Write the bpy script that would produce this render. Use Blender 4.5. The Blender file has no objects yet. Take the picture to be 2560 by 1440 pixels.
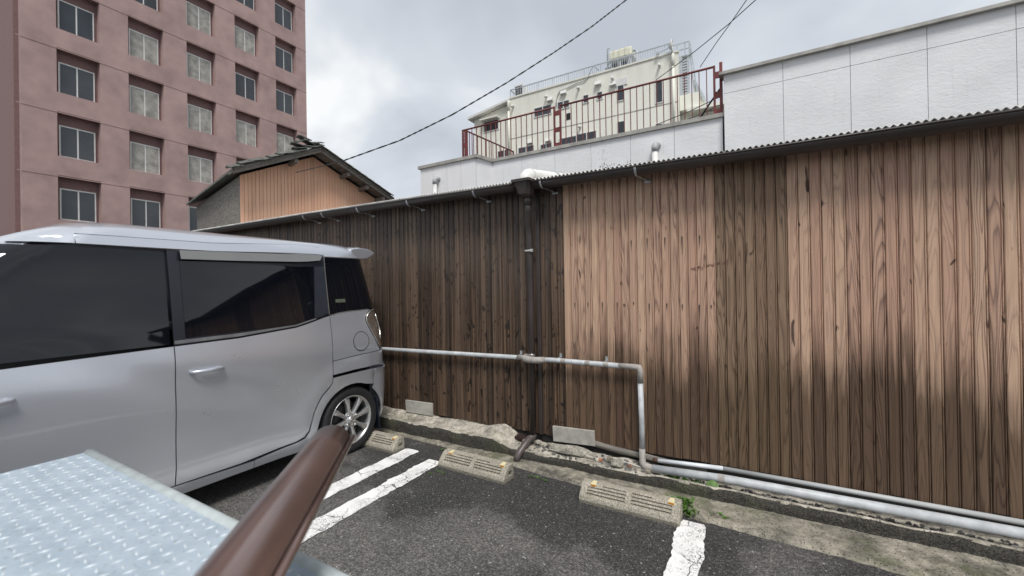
import bpy, bmesh, math, random
from mathutils import Vector, Matrix, noise
from mathutils.geometry import delaunay_2d_cdt
random.seed(7)
S = bpy.context.scene
COL = S.collection
R = math.radians

# ------------------------------------------------------------------ camera
FPX, CH = 1038.0, 1.38          # focal length in photo pixels (2560 wide), camera height
YAW, PITCH, ROLL = R(29.93), R(0.2), R(0.9)
fwd = Vector((-math.sin(YAW)*math.cos(PITCH), math.cos(YAW)*math.cos(PITCH), math.sin(PITCH)))
rt = Vector((math.cos(YAW), math.sin(YAW), 0))
dn = fwd.cross(rt)
c_, s_ = math.cos(ROLL), math.sin(ROLL)
rt, dn = rt*c_ + dn*s_, dn*c_ - rt*s_
CAM = Vector((0, 0, CH))
cd = bpy.data.cameras.new('camera')
cam = bpy.data.objects.new('camera', cd)
COL.objects.link(cam)
m = Matrix((rt, -dn, -fwd)).transposed().to_4x4()
m.translation = CAM
cam.matrix_world = m
cd.sensor_width = 36
cd.lens = FPX/2560*36
cd.clip_start, cd.clip_end = 0.02, 2000
cd.dof.use_dof = True
cd.dof.focus_distance = 4.2
cd.dof.aperture_fstop = 2.6
S.camera = cam

# ------------------------------------------------------------------ sky, sun, exposure
SUN_EL, SUN_AZ = 57, 141        # degrees; azimuth clockwise from +Y
W = bpy.data.worlds.new('World')
S.world = W
W.use_nodes = True
nt = W.node_tree
nt.nodes.clear()
N = nt.nodes.new
L = nt.links.new
out = N('ShaderNodeOutputWorld')
bg = N('ShaderNodeBackground')
bg.inputs['Strength'].default_value = 0.1
sky = N('ShaderNodeTexSky')
sky.sky_type = 'NISHITA'
sky.sun_disc = False
sky.sun_elevation = R(SUN_EL)
sky.sun_rotation = R(SUN_AZ)
tc = N('ShaderNodeTexCoord')
sep = N('ShaderNodeSeparateXYZ')
L(tc.outputs['Generated'], sep.inputs[0])
den = N('ShaderNodeMath'); den.operation = 'ADD'; den.inputs[1].default_value = 0.32
ab = N('ShaderNodeMath'); ab.operation = 'ABSOLUTE'
L(sep.outputs['Z'], ab.inputs[0]); L(ab.outputs[0], den.inputs[0])
dv = []
for ax in 'XY':
    d = N('ShaderNodeMath'); d.operation = 'DIVIDE'
    L(sep.outputs[ax], d.inputs[0]); L(den.outputs[0], d.inputs[1]); dv.append(d)
cmb = N('ShaderNodeCombineXYZ')
L(dv[0].outputs[0], cmb.inputs[0]); L(dv[1].outputs[0], cmb.inputs[1])
cmb.inputs[2].default_value = 3.7
n1 = N('ShaderNodeTexNoise'); n1.inputs['Scale'].default_value = 1.7; n1.inputs['Detail'].default_value = 4.5
n1.inputs['Roughness'].default_value = 0.48; n1.inputs['Distortion'].default_value = 0.25
L(cmb.outputs[0], n1.inputs['Vector'])
cr = N('ShaderNodeValToRGB')
e = cr.color_ramp.elements
e[0].position, e[0].color = 0.35, (4.0, 4.3, 4.75, 1)
e[1].position, e[1].color = 0.66, (7.4, 7.5, 7.5, 1)
x = e.new(0.52); x.color = (5.2, 5.5, 5.9, 1)
L(n1.outputs['Fac'], cr.inputs[0])
mx = N('ShaderNodeMixRGB'); mx.inputs[0].default_value = 0.93
L(sky.outputs[0], mx.inputs[1]); L(cr.outputs[0], mx.inputs[2])
L(mx.outputs[0], bg.inputs['Color']); L(bg.outputs[0], out.inputs[0])
sl = bpy.data.lights.new('sun', 'SUN')
sl.energy = 2.1
sl.angle = R(18)
sl.color = (1, 0.97, 0.93)
so = bpy.data.objects.new('sun', sl)
COL.objects.link(so)
sd = Vector((math.sin(R(SUN_AZ))*math.cos(R(SUN_EL)), math.cos(R(SUN_AZ))*math.cos(R(SUN_EL)), math.sin(R(SUN_EL))))
so.rotation_euler = sd.to_track_quat('Z', 'Y').to_euler()
so.location = (0, -10, 30)
S.view_settings.view_transform = 'Standard'
S.view_settings.look = 'None'
S.view_settings.exposure = 0.46
S.view_settings.gamma = 1
S.view_settings.use_curve_mapping = False

# ------------------------------------------------------------------ photo pixel -> point in the place
def ray(px, py):
    return rt*(px-1280) + dn*(py-720) + fwd*FPX
def at_y(px, py, Y):
    d = ray(px, py); return CAM + d*(Y/d.y)
def at_x(px, py, X):
    d = ray(px, py); return CAM + d*(X/d.x)
def at_z(px, py, z=0.0):
    d = ray(px, py); return CAM + d*((z-CH)/d.z)
def at_d(px, py, dist):
    return CAM + ray(px, py)*(dist/FPX)

# ------------------------------------------------------------------ mesh helpers
class MB:
    def __init__(s): s.v = []; s.f = []; s.sm = []
    def add(s, vs, fs, smooth=False):
        o = len(s.v); s.v += [tuple(v) for v in vs]
        s.f += [tuple(i+o for i in f) for f in fs]; s.sm += [smooth]*len(fs)
        return s
    def box(s, a, b):
        x0, y0, z0 = a; x1, y1, z1 = b
        return s.hexa([(x0,y0,z0),(x1,y0,z0),(x1,y1,z0),(x0,y1,z0),(x0,y0,z1),(x1,y0,z1),(x1,y1,z1),(x0,y1,z1)])
    def hexa(s, p):
        return s.add(p, [(3,2,1,0),(4,5,6,7),(0,1,5,4),(1,2,6,5),(2,3,7,6),(3,0,4,7)])
    def bar(s, p, q, w, h=None):           # square bar between two points
        p, q = Vector(p), Vector(q); h = h or w
        d = (q-p).normalized(); up = Vector((0,0,1)) if abs(d.z) < .95 else Vector((0,1,0))
        a = d.cross(up).normalized(); b = a.cross(d)
        a *= w/2; b *= h/2
        return s.hexa([p-a-b, p+a-b, p+a+b, p-a+b, q-a-b, q+a-b, q+a+b, q-a+b])
    def tube(s, path, r, n=12, cap=True):
        path = [Vector(p) for p in path]; rs = r if isinstance(r, (list, tuple)) else [r]*len(path)
        t0 = (path[1]-path[0]).normalized()
        u = t0.cross(Vector((0,0,1)) if abs(t0.z) < .9 else Vector((0,1,0))).normalized()
        vs = []
        for i, p in enumerate(path):
            a = path[max(i-1,0)]; b = path[min(i+1,len(path)-1)]
            t = (b-a).normalized(); u = (u - t*u.dot(t)).normalized(); w = t.cross(u)
            for k in range(n):
                an = 2*math.pi*k/n; vs.append(p + (u*math.cos(an)+w*math.sin(an))*rs[i])
        fs = [(i*n+k, i*n+(k+1)%n, (i+1)*n+(k+1)%n, (i+1)*n+k) for i in range(len(path)-1) for k in range(n)]
        s.add(vs, fs, True)
        if cap:
            o = len(s.v)-len(vs)
            s.f += [tuple(o+k for k in range(n))[::-1], tuple(o+len(vs)-n+k for k in range(n))]; s.sm += [False, False]
        return s
    def lathe(s, prof, c, axis='X', n=40, closed=False):   # prof: (along axis, radius)
        c = Vector(c); vs = []
        for a, r in prof:
            for k in range(n):
                an = 2*math.pi*k/n; q = (r*math.cos(an), r*math.sin(an))
                vs.append(c + (Vector((a,q[0],q[1])) if axis == 'X' else Vector((q[0],a,q[1])) if axis == 'Y' else Vector((q[0],q[1],a))))
        m_ = len(prof); fs = []
        for i in range(m_ if closed else m_-1):
            j = (i+1) % m_
            fs += [(i*n+k, i*n+(k+1)%n, j*n+(k+1)%n, j*n+k) for k in range(n)]
        return s.add(vs, fs, True)
    def prism(s, poly, ext):               # polygon of 3D points extruded by a vector
        n = len(poly); e_ = Vector(ext); p = [Vector(q) for q in poly]
        return s.add(p + [q+e_ for q in p], [tuple(range(n))[::-1], tuple(range(n, 2*n))] + [(i, (i+1)%n, n+(i+1)%n, n+i) for i in range(n)])
    def grid(s, fn, nu, nv, smooth=True):
        vs = [fn(i/nu, j/nv) for i in range(nu+1) for j in range(nv+1)]
        fs = [(i*(nv+1)+j, (i+1)*(nv+1)+j, (i+1)*(nv+1)+j+1, i*(nv+1)+j+1) for i in range(nu) for j in range(nv)]
        return s.add(vs, fs, smooth)
    def mesh(s, name, mat, origin=(0,0,0)):
        o = Vector(origin); me = bpy.data.meshes.new(name)
        me.from_pydata([Vector(v)-o for v in s.v], [], s.f)
        for p, q in zip(me.polygons, s.sm): p.use_smooth = q
        bm = bmesh.new(); bm.from_mesh(me); bmesh.ops.recalc_face_normals(bm, faces=bm.faces); bm.to_mesh(me); bm.free()
        if mat: me.materials.append(mat)
        return me
    def build(s, name, mat, parent=None, bevel=0, origin=None):
        if origin is None: origin = parent_world(parent)
        ob = bpy.data.objects.new(name, s.mesh(name, mat, origin)); COL.objects.link(ob)
        if parent: ob.parent = parent
        else: ob.location = origin
        if bevel:
            b = ob.modifiers.new('bevel', 'BEVEL'); b.width = bevel; b.segments = 2; b.limit_method = 'ANGLE'
        return ob

def parent_world(p):
    o = Vector((0,0,0))
    while p: o += Vector(p.location); p = p.parent
    return o
def tag(o, label=None, cat=None, group=None, kind=None):
    for k, v in (('label', label), ('category', cat), ('group', group), ('kind', kind)):
        if v: o[k] = v
    return o
def thing(name, loc, label, cat, group=None):
    o = bpy.data.objects.new(name, None); o.empty_display_size = .1; COL.objects.link(o); o.location = loc
    return tag(o, label, cat, group)
def copy_obj(o, parent, loc=None):
    c = o.copy(); COL.objects.link(c); c.parent = parent
    if loc is not None: c.location = loc
    return c
def lerp(t, a, b): return a + (b-a)*t
def table(x, pts):
    if x <= pts[0][0]: return pts[0][1]
    for (a, p), (b, q) in zip(pts, pts[1:]):
        if x <= b:
            t = (x-a)/(b-a); return p + (q-p)*t
    return pts[-1][1]
def sstep(a, b, x):
    t = min(1, max(0, (x-a)/(b-a))); return t*t*(3-2*t)
def nz(x, y=0, z=0, s=1): return noise.noise(Vector((x*s, y*s, z*s)))

# ------------------------------------------------------------------ materials
class Mat:
    def __init__(s, name, rough=.6, metal=0, base=(.5,.5,.5), coat=0, spec=.5):
        s.m = bpy.data.materials.new(name); s.m.use_nodes = True; s.t = s.m.node_tree
        s.p = s.t.nodes['Principled BSDF']
        s.p.inputs['Base Color'].default_value = (*base, 1); s.p.inputs['Roughness'].default_value = rough
        s.p.inputs['Metallic'].default_value = metal; s.p.inputs['Coat Weight'].default_value = coat
        s.p.inputs['Specular IOR Level'].default_value = spec
        s._pos = None
    def n(s, t, **kw):
        nd = s.t.nodes.new(t)
        for k, v in kw.items():
            if hasattr(nd, k): setattr(nd, k, v)
            else: nd.inputs[k].default_value = v
        return nd
    def l(s, a, b): s.t.links.new(a, b)
    def pos(s, scale=(1,1,1), obj=False):
        if obj: src = s.n('ShaderNodeTexCoord').outputs['Object']
        else: src = s.n('ShaderNodeNewGeometry').outputs['Position']
        mp = s.n('ShaderNodeMapping'); mp.inputs['Scale'].default_value = scale
        s.l(src, mp.inputs[0]); return mp.outputs[0]
    def noise(s, vec, scale, detail=4, rough=.55, dist=0):
        nd = s.n('ShaderNodeTexNoise', Scale=scale, Detail=detail, Roughness=rough, Distortion=dist); s.l(vec, nd.inputs['Vector']); return nd.outputs['Fac']
    def vor(s, vec, scale, feature='F1', rnd=1.0):
        nd = s.n('ShaderNodeTexVoronoi', feature=feature); nd.inputs['Scale'].default_value = scale
        nd.inputs['Randomness'].default_value = rnd; s.l(vec, nd.inputs['Vector']); return nd
    def ramp(s, fac, *st, interp='LINEAR'):
        r = s.n('ShaderNodeValToRGB'); el = r.color_ramp.elements; r.color_ramp.interpolation = interp
        while len(el) > 1: el.remove(el[-1])
        for i, (p, c) in enumerate(st):
            c = (c, c, c) if not isinstance(c, tuple) else c
            k = el[0] if i == 0 else el.new(p)
            k.position = p; k.color = (*c, 1)
        s.l(fac, r.inputs[0]); return r.outputs[0]
    def math(s, op, a, b=0, clamp=False):
        nd = s.n('ShaderNodeMath', operation=op, use_clamp=clamp)
        for i, q in enumerate((a, b)):
            if isinstance(q, (int, float)): nd.inputs[i].default_value = q
            else: s.l(q, nd.inputs[i])
        return nd.outputs[0]
    def mix(s, fac, a, b, blend='MIX'):
        nd = s.n('ShaderNodeMixRGB', blend_type=blend)
        for i, q in enumerate((fac, a, b)):
            if isinstance(q, (int, float)): nd.inputs[i].default_value = q if i == 0 else (q,q,q,1)
            elif isinstance(q, tuple): nd.inputs[i].default_value = (*q, 1)
            else: s.l(q, nd.inputs[i])
        return nd.outputs[0]
    def col(s, c): s.l(c, s.p.inputs['Base Color']); return s
    def rgh(s, c): s.l(c, s.p.inputs['Roughness']); return s
    def bump(s, h, dist=.01, strength=1.0):
        b = s.n('ShaderNodeBump'); b.inputs['Distance'].default_value = dist; b.inputs['Strength'].default_value = strength
        s.l(h, b.inputs['Height']); s.l(b.outputs[0], s.p.inputs['Normal']); return s

def simple(name, base, rough=.6, metal=0, coat=0, var=.25, scale=8, bumpd=0, spec=.5):
    M = Mat(name, rough, metal, base, coat, spec)
    p = M.pos()
    f = M.noise(p, scale, 5)
    lo = tuple(c*(1-var) for c in base); hi = tuple(min(1, c*(1+var)) for c in base)
    M.col(M.ramp(f, (.3, lo), (.7, hi)))
    if bumpd: M.bump(M.noise(p, scale*8, 4), bumpd)
    return M.m

def asphalt_mat():
    M = Mat('asphalt', .82)
    p = M.pos()
    big = M.noise(p, .62, 4, .55, .6)
    med = M.noise(p, 3.2, 5, .6)
    fine = M.noise(p, 90, 3, .7)
    worn = M.math('ADD', M.math('MULTIPLY', big, .8), M.math('MULTIPLY', med, .2))
    warp = M.n('ShaderNodeTexNoise', Scale=2.6, Detail=5); M.l(p, warp.inputs['Vector'])
    wv = M.n('ShaderNodeVectorMath', operation='MULTIPLY_ADD'); M.l(warp.outputs['Color'], wv.inputs[0]); wv.inputs[1].default_value = (.55,.55,0); M.l(p, wv.inputs[2])
    for (cx, cy, r_, amt) in ((-1.42,1.98,.36,.075),(-1.75,1.45,.5,.06),(-.95,1.75,.30,.05),(-1.62,2.33,.16,.05),(-1.15,2.45,.32,-.07),(-.35,2.45,.3,-.06),(-.75,2.25,.25,-.04),(-.6,1.75,.35,.05),(-1.93,1.95,.16,-.05)):
        ds = M.n('ShaderNodeVectorMath', operation='DISTANCE'); M.l(wv.outputs[0], ds.inputs[0]); ds.inputs[1].default_value = (cx+.275, cy+.275, 0)
        worn = M.math('ADD', worn, M.math('MULTIPLY', M.ramp(ds.outputs['Value'], (r_*.55, 1.), (r_*1.25, 0.)), amt))
    base = M.ramp(worn, (.43, (.022,.022,.023)), (.505, (.034,.0335,.033)), (.535, (.078,.076,.073)), (.61, (.115,.111,.105)))
    base = M.mix(M.ramp(fine, (.35, .0), (.7, .55)), base, M.mix(.5, base, (.16,.155,.15)))
    v = M.vor(p, 105)
    rnd = M.n('ShaderNodeSeparateColor'); M.l(v.outputs['Color'], rnd.inputs[0])
    agg = M.math('MULTIPLY', M.ramp(v.outputs['Distance'], (.25, 1.), (.42, 0.)), M.ramp(rnd.outputs[0], (.72, 0.), (.8, 1.)))
    v0 = M.vor(p, 125)
    r0 = M.n('ShaderNodeSeparateColor'); M.l(v0.outputs['Color'], r0.inputs[0])
    base = M.mix(1., base, M.ramp(r0.outputs[0], (0., (.5,.5,.5)), (.6, (.95,.95,.94)), (1., (1.8,1.77,1.70))), 'MULTIPLY')
    base = M.mix(M.math('MULTIPLY', agg, .55), base, (.30,.29,.27))
    v2 = M.vor(p, 33)
    r2 = M.n('ShaderNodeSeparateColor'); M.l(v2.outputs['Color'], r2.inputs[0])
    sp = M.math('MULTIPLY', M.ramp(v2.outputs['Distance'], (.12, 1.), (.2, 0.)), M.ramp(r2.outputs[1], (.80, 0.), (.84, 1.)))
    base = M.mix(M.math('MULTIPLY', sp, .8), base, (.46,.45,.42))
    M.col(base)
    h = M.math('ADD', M.math('MULTIPLY', v.outputs['Distance'], -.7), M.math('MULTIPLY', fine, .8))
    M.bump(h, .006, .9)
    return M.m

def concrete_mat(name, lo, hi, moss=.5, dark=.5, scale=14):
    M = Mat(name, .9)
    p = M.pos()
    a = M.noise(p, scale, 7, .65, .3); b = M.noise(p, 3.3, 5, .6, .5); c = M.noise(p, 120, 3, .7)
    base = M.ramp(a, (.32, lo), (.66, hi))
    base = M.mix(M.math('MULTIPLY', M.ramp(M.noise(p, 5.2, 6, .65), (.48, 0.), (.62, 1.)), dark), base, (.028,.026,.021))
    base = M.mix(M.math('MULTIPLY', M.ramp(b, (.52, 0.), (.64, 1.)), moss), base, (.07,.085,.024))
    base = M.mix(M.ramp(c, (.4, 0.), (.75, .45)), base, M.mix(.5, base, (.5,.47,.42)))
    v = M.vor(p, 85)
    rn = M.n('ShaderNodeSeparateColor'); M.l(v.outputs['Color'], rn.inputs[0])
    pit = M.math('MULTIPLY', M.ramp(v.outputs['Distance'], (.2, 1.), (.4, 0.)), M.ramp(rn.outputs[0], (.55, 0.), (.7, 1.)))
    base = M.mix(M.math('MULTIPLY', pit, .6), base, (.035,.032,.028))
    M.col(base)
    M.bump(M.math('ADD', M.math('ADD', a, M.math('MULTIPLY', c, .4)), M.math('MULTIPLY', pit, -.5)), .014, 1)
    return M.m

def stop_mat():
    M = Mat('exposed_aggregate_concrete', .88)
    p = M.pos()
    v = M.vor(p, 240)
    rn = M.n('ShaderNodeSeparateColor'); M.l(v.outputs['Color'], rn.inputs[0])
    base = M.ramp(rn.outputs[0], (0., (.22,.20,.155)), (.5, (.38,.35,.28)), (.85, (.50,.46,.38)), (1., (.66,.62,.55)))
    big = M.noise(p, 7, 5, .6)
    base = M.mix(M.ramp(big, (.45, 0.), (.75, .6)), base, (.17,.155,.12))
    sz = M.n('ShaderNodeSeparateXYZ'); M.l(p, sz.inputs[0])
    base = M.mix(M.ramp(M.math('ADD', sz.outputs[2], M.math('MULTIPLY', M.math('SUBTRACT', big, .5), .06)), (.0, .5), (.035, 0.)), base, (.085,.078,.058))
    M.col(base)
    M.bump(M.math('ADD', v.outputs['Distance'], M.noise(p, 60, 4)), .004, .8)
    return M.m

def paint_mat():
    M = Mat('road_paint', .7)
    p = M.pos()
    wob = M.n('ShaderNodeVectorMath', operation='ADD')
    nz_ = M.n('ShaderNodeTexNoise', Scale=14, Detail=4); M.l(p, nz_.inputs['Vector'])
    sc = M.n('ShaderNodeVectorMath', operation='SCALE'); sc.inputs['Scale'].default_value = .09
    M.l(nz_.outputs['Color'], sc.inputs[0]); M.l(p, wob.inputs[0]); M.l(sc.outputs[0], wob.inputs[1])
    v = M.vor(wob.outputs[0], 4.6, 'DISTANCE_TO_EDGE')
    crack = M.ramp(v.outputs['Distance'], (.006, 1.), (.017, 0.))
    on = M.ramp(M.noise(p, 3.1, 3), (.44, 0.), (.56, 1.))
    crack = M.math('MULTIPLY', crack, on)
    worn = M.math('MULTIPLY', M.ramp(M.noise(p, 150, 4, .7), (.55, 0.), (.60, 1.)), M.ramp(M.noise(p, 5.3, 4), (.47, 0.), (.62, 1.)))
    hole = M.math('MAXIMUM', crack, worn)
    dirt = M.ramp(M.noise(p, 9, 5), (.3, (.80,.795,.775)), (.7, (.90,.895,.88)))
    M.col(M.mix(hole, dirt, (.05,.049,.048)))
    M.bump(M.math('SUBTRACT', M.noise(p, 60, 4), M.math('MULTIPLY', hole, 1.5)), .004, .8)
    return M.m

def siding_mat(kind):
    """dark: glossy dark brown print with knots; faded: cathedral grain, bleached pink in a band; olive: same, less bleached"""
    M = Mat('siding_'+kind, .48 if kind == 'dark' else .62, spec=.3)
    geo = M.n('ShaderNodeNewGeometry').outputs['Position']
    oi = M.n('ShaderNodeObjectInfo').outputs['Random']
    off = M.n('ShaderNodeCombineXYZ'); M.l(M.math('MULTIPLY', oi, 31.), off.inputs[1]); M.l(M.math('MULTIPLY', oi, 17.), off.inputs[2])
    ad = M.n('ShaderNodeVectorMath', operation='ADD'); M.l(geo, ad.inputs[0]); M.l(off.outputs[0], ad.inputs[1])
    def mp(sc):
        q = M.n('ShaderNodeMapping'); q.inputs['Scale'].default_value = sc; M.l(ad.outputs[0], q.inputs[0]); return q.outputs[0]
    sz = M.n('ShaderNodeSeparateXYZ'); M.l(geo, sz.inputs[0])
    X, Z = sz.outputs[0], sz.outputs[2]
    gp = M.pos((1,1,1))
    if kind == 'dark':
        fine = M.noise(mp((140, 1, 1.1)), 1, 5, .6)
        broad = M.noise(mp((38, 1, .5)), 1, 3)
        base = M.ramp(fine, (.30, (.024,.0145,.0095)), (.50, (.094,.059,.038)), (.70, (.255,.165,.104)))
        base = M.mix(M.ramp(broad, (.36, .8), (.54, 0.)), base, (.026,.019,.0155))
        base = M.mix(M.ramp(oi, (.0, .55), (.4, 0.)), base, (.024,.019,.0165))
        base = M.mix(M.ramp(oi, (.6, 0.), (1., .4)), base, (.165,.115,.082))
        kn = M.noise(mp((16, 1, 7.5)), 1, 2, .5, 1.6)
        base = M.mix(M.ramp(kn, (.60, 0.), (.655, .9)), base, (.014,.0105,.009))
        # greyer upper part, bleached and with reflection sheen painted in; uneven edge, brown below
        wz = M.math('ADD', Z, M.math('MULTIPLY', M.math('ADD', M.math('SUBTRACT', M.noise(gp, 1.7, 4, .5), .5), M.math('MULTIPLY', oi, .18)), 1.3))
        grey = M.ramp(M.math('DIVIDE', wz, 2.6), (.46, 0.), (.64, .28))
        base = M.mix(grey, base, M.mix(.55, base, (.19,.16,.142)))
        M.col(base)
        M.bump(fine, .0015, .6)
    else:
        # growth rings: contour lines of a stretched noise
        n_ = M.noise(mp((13, 1, .85)), 1, 2, .4, .2)
        n2 = M.noise(mp((190, 1, 1.6)), 1, 4, .6)
        ring = M.math('FRACT', M.math('MULTIPLY', n_, 17.))
        ring = M.ramp(ring, (0., 1.), (.14, .55), (.45, .0), (.86, .25), (1., 1.))
        o2 = M.math('FRACT', M.math('MULTIPLY', oi, 7.31))
        rstr = M.ramp(o2, (.0, .35), (.4, .5), (.65, .9), (1., 1.))
        knot = M.ramp(M.noise(mp((15, 1, 4)), 1, 2, .5, 1.), (.69, 0.), (.73, .9))
        light = M.mix(oi, (.54,.335,.240), (.65,.455,.315))
        light = M.mix(M.ramp(n2, (.3, 0.), (.75, .55)), light, (.33,.195,.138))
        dark = M.mix(oi, (.115,.070,.045), (.205,.135,.086))
        dark = M.mix(M.ramp(n2, (.3, 0.), (.75, .6)), dark, (.075,.047,.031))
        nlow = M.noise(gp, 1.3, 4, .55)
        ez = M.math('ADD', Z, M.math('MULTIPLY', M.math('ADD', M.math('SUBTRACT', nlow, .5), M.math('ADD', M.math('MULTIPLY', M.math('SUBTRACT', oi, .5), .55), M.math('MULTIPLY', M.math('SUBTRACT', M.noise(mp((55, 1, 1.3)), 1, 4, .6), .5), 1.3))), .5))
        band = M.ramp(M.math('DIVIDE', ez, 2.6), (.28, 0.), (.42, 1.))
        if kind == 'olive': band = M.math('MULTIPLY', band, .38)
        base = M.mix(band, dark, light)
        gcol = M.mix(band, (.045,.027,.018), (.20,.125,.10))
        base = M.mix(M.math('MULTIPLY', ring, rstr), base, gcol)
        base = M.mix(knot, base, (.05,.032,.026))
        if kind == 'olive': base = M.mix(.22, base, (.14,.10,.05))
        M.col(base)
        M.bump(M.math('ADD', ring, n2), .0022, .7)
    return M.m

def gable_mat():
    M = Mat('bleached_gable_wood', .75)
    oi = M.n('ShaderNodeObjectInfo').outputs['Random']
    p = M.pos((40, 60, 1.4))
    g = M.noise(p, 1, 4)
    light = M.mix(M.ramp(g, (.3, 0.), (.75, .5)), (.80,.46,.305), (.62,.335,.215))
    light = M.mix(M.math('MULTIPLY', oi, .35), light, (.80,.55,.38))
    dark = M.mix(g, (.06,.05,.05), (.13,.09,.075))
    M.col(M.mix(M.ramp(M.noise(M.pos((7,7,.5)), 1, 4), (.55, 0.), (.8, .35)), light, dark))
    M.bump(g, .002)
    return M.m

def stucco_mat():
    M = Mat('white_textured_panel', .75)
    p = M.pos()
    a = M.noise(M.pos((1, 1, 2.2)), 9, 5, .6, .8); b = M.noise(p, 1.2, 4)
    base = M.ramp(b, (.3, (.70,.70,.71)), (.7, (.80,.80,.81)))
    st = M.noise(M.pos((14, 14, .7)), 1, 4, .6)
    base = M.mix(M.ramp(st, (.62, 0.), (.8, .35)), base, (.45,.43,.40))
    M.col(base); M.bump(a, .009, .7)
    return M.m

def cream_mat():
    M = Mat('cream_render', .85)
    p = M.pos()
    st = M.noise(M.pos((2.2, 2.2, .12)), 1, 5, .6)
    b = M.noise(p, .5, 5)
    base = M.mix(b, (.76,.755,.67), (.86,.855,.77))
    sz = M.n('ShaderNodeSeparateXYZ'); M.l(p, sz.inputs[0])
    top = M.ramp(M.math('DIVIDE', M.math('ADD', sz.outputs[2], M.math('MULTIPLY', st, 1.2)), 20.), (.69, 0.), (.78, .6))
    base = M.mix(M.math('MULTIPLY', top, M.ramp(st, (.3, .2), (.7, 1.))), base, (.58,.575,.52))
    M.col(base)
    return M.m

def carpaint():
    M = Mat('silver_car_paint', .30, .6, (.58,.60,.65), 1.0)
    M.p.inputs['Coat Roughness'].default_value = .04
    p = M.pos()
    fl = M.noise(p, 900, 2)
    M.col(M.ramp(fl, (.35, (.53,.55,.60)), (.65, (.61,.635,.685))))
    M.rgh(M.ramp(M.noise(p, 5, 5), (.3, .27), (.7, .36)))
    return M.m

def checker_steel():
    M = Mat('painted_checker_plate', .5, .1)
    p = M.pos()
    a = M.noise(p, 12, 5); b = M.noise(p, 70, 4)
    base = M.ramp(a, (.3, (.34,.41,.47)), (.7, (.44,.52,.58)))
    base = M.mix(M.ramp(b, (.58, 0.), (.72, .7)), base, (.22,.24,.25))
    M.col(base); M.bump(b, .001)
    return M.m

def wood_old():
    M = Mat('weathered_grey_timber', .85)
    p = M.pos((2, 26, 26)); f = M.noise(p, 1, 6, .65, .4)
    M.col(M.ramp(f, (.3, (.085,.075,.066)), (.7, (.27,.25,.22)))); M.bump(f, .008)
    return M.m

def leaf_mat():
    M = Mat('weed_leaf', .55, 0, (.07,.14,.02))
    M.p.inputs['Subsurface Weight'].default_value = 0
    f = M.noise(M.pos(), 30, 3)
    M.col(M.ramp(f, (.3, (.035,.085,.012)), (.7, (.105,.20,.035))))
    return M.m

def cable_mat(): return simple('black_cable_sheath', (.018,.018,.02), .5)

mA = asphalt_mat(); mPaint = paint_mat(); mStop = stop_mat()
mKerb = concrete_mat('mossy_kerb_concrete', (.24,.215,.17), (.66,.61,.52), .2, .5)
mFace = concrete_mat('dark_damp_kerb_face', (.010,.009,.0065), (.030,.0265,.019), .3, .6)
mStrip = concrete_mat('rough_channel_concrete', (.11,.10,.074), (.42,.385,.31), .6, .6)
mSlab = concrete_mat('broken_concrete', (.20,.185,.15), (.50,.47,.40), .12, .25, 22)
mPlate = simple('grey_cement_board', (.40,.385,.345), .85, var=.22, scale=14, bumpd=.002)
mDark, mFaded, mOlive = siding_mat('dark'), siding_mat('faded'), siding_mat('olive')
mGable = gable_mat(); mStucco = stucco_mat(); mCream = cream_mat(); mCar = carpaint(); mCheck = checker_steel()
mOldwood = wood_old(); mLeaf = leaf_mat(); mCable = cable_mat()
mBlack = simple('black_backing', (.012,.011,.011), .8)
mGutter = simple('dark_brown_gutter_plastic', (.045,.035,.032), .38, var=.2)
mGutter2 = simple('glossy_brown_gutter_plastic', (.17,.100,.083), .30, .35, coat=1.0, var=.16, scale=6, spec=.8)
mGutter2.node_tree.nodes['Principled BSDF'].inputs['Coat Roughness'].default_value = .20
mPipe = simple('grey_water_pipe', (.46,.48,.495), .45, var=.22, scale=14)
mPipeL = simple('pale_water_pipe', (.66,.69,.72), .4, var=.12, scale=16)
mTape = simple('beige_wrapping_tape', (.36,.335,.31), .75, var=.2, scale=30, bumpd=.002)
mPVC = simple('ivory_pvc', (.78,.77,.73), .4, var=.06)
mPVCg = simple('grey_pvc', (.42,.43,.43), .5, var=.1)
mGal = simple('galvanised_steel', (.45,.46,.47), .45, .6, var=.2, scale=40)
mRoof = simple('pale_corrugated_sheet', (.62,.61,.58), .6, var=.3, scale=9)
mRed = simple('oxide_red_paint', (.15,.030,.028), .5, var=.35, scale=7)
mCap = simple('grey_metal_coping', (.36,.345,.315), .5, .2, var=.25, scale=5)
mGlassD = simple('dark_window_glass', (.035,.042,.05), .06, spec=.6, var=.2, scale=1)
mAlu = simple('white_window_frame', (.68,.68,.66), .5, var=.08)
mRoofTank = simple('cream_tank_panel', (.66,.65,.53), .6, var=.1)
mSteelG = simple('grey_painted_steel', (.44,.47,.50), .55, var=.15)
mTower = simple('dusty_red_render', (.36,.25,.235), .85, var=.16, scale=1.2)
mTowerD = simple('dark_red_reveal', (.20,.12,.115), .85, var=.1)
mCurtain = simple('curtained_glass', (.30,.29,.26), .12, var=.35, scale=3)
mTile = simple('mossy_grey_roof_tile', (.115,.12,.105), .8, var=.45, scale=9, bumpd=.01)
mBarge = wood_old()
mGlass = simple('tinted_car_glass', (.004,.005,.008), .03, spec=.55, var=.1)
mTrim = simple('satin_black_trim', (.013,.015,.022), .3, var=.1)
mPillar = simple('satin_dark_pillar_film', (.03,.035,.045), .25, var=.1)
mVisor = simple('smoky_visor', (.20,.20,.19), .10, .35, coat=1, var=.05)
mTyre = simple('tyre_rubber', (.016,.016,.018), .7, var=.3, scale=30)
mRim = simple('silver_alloy', (.55,.55,.55), .3, .75, coat=.5, var=.08)
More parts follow.
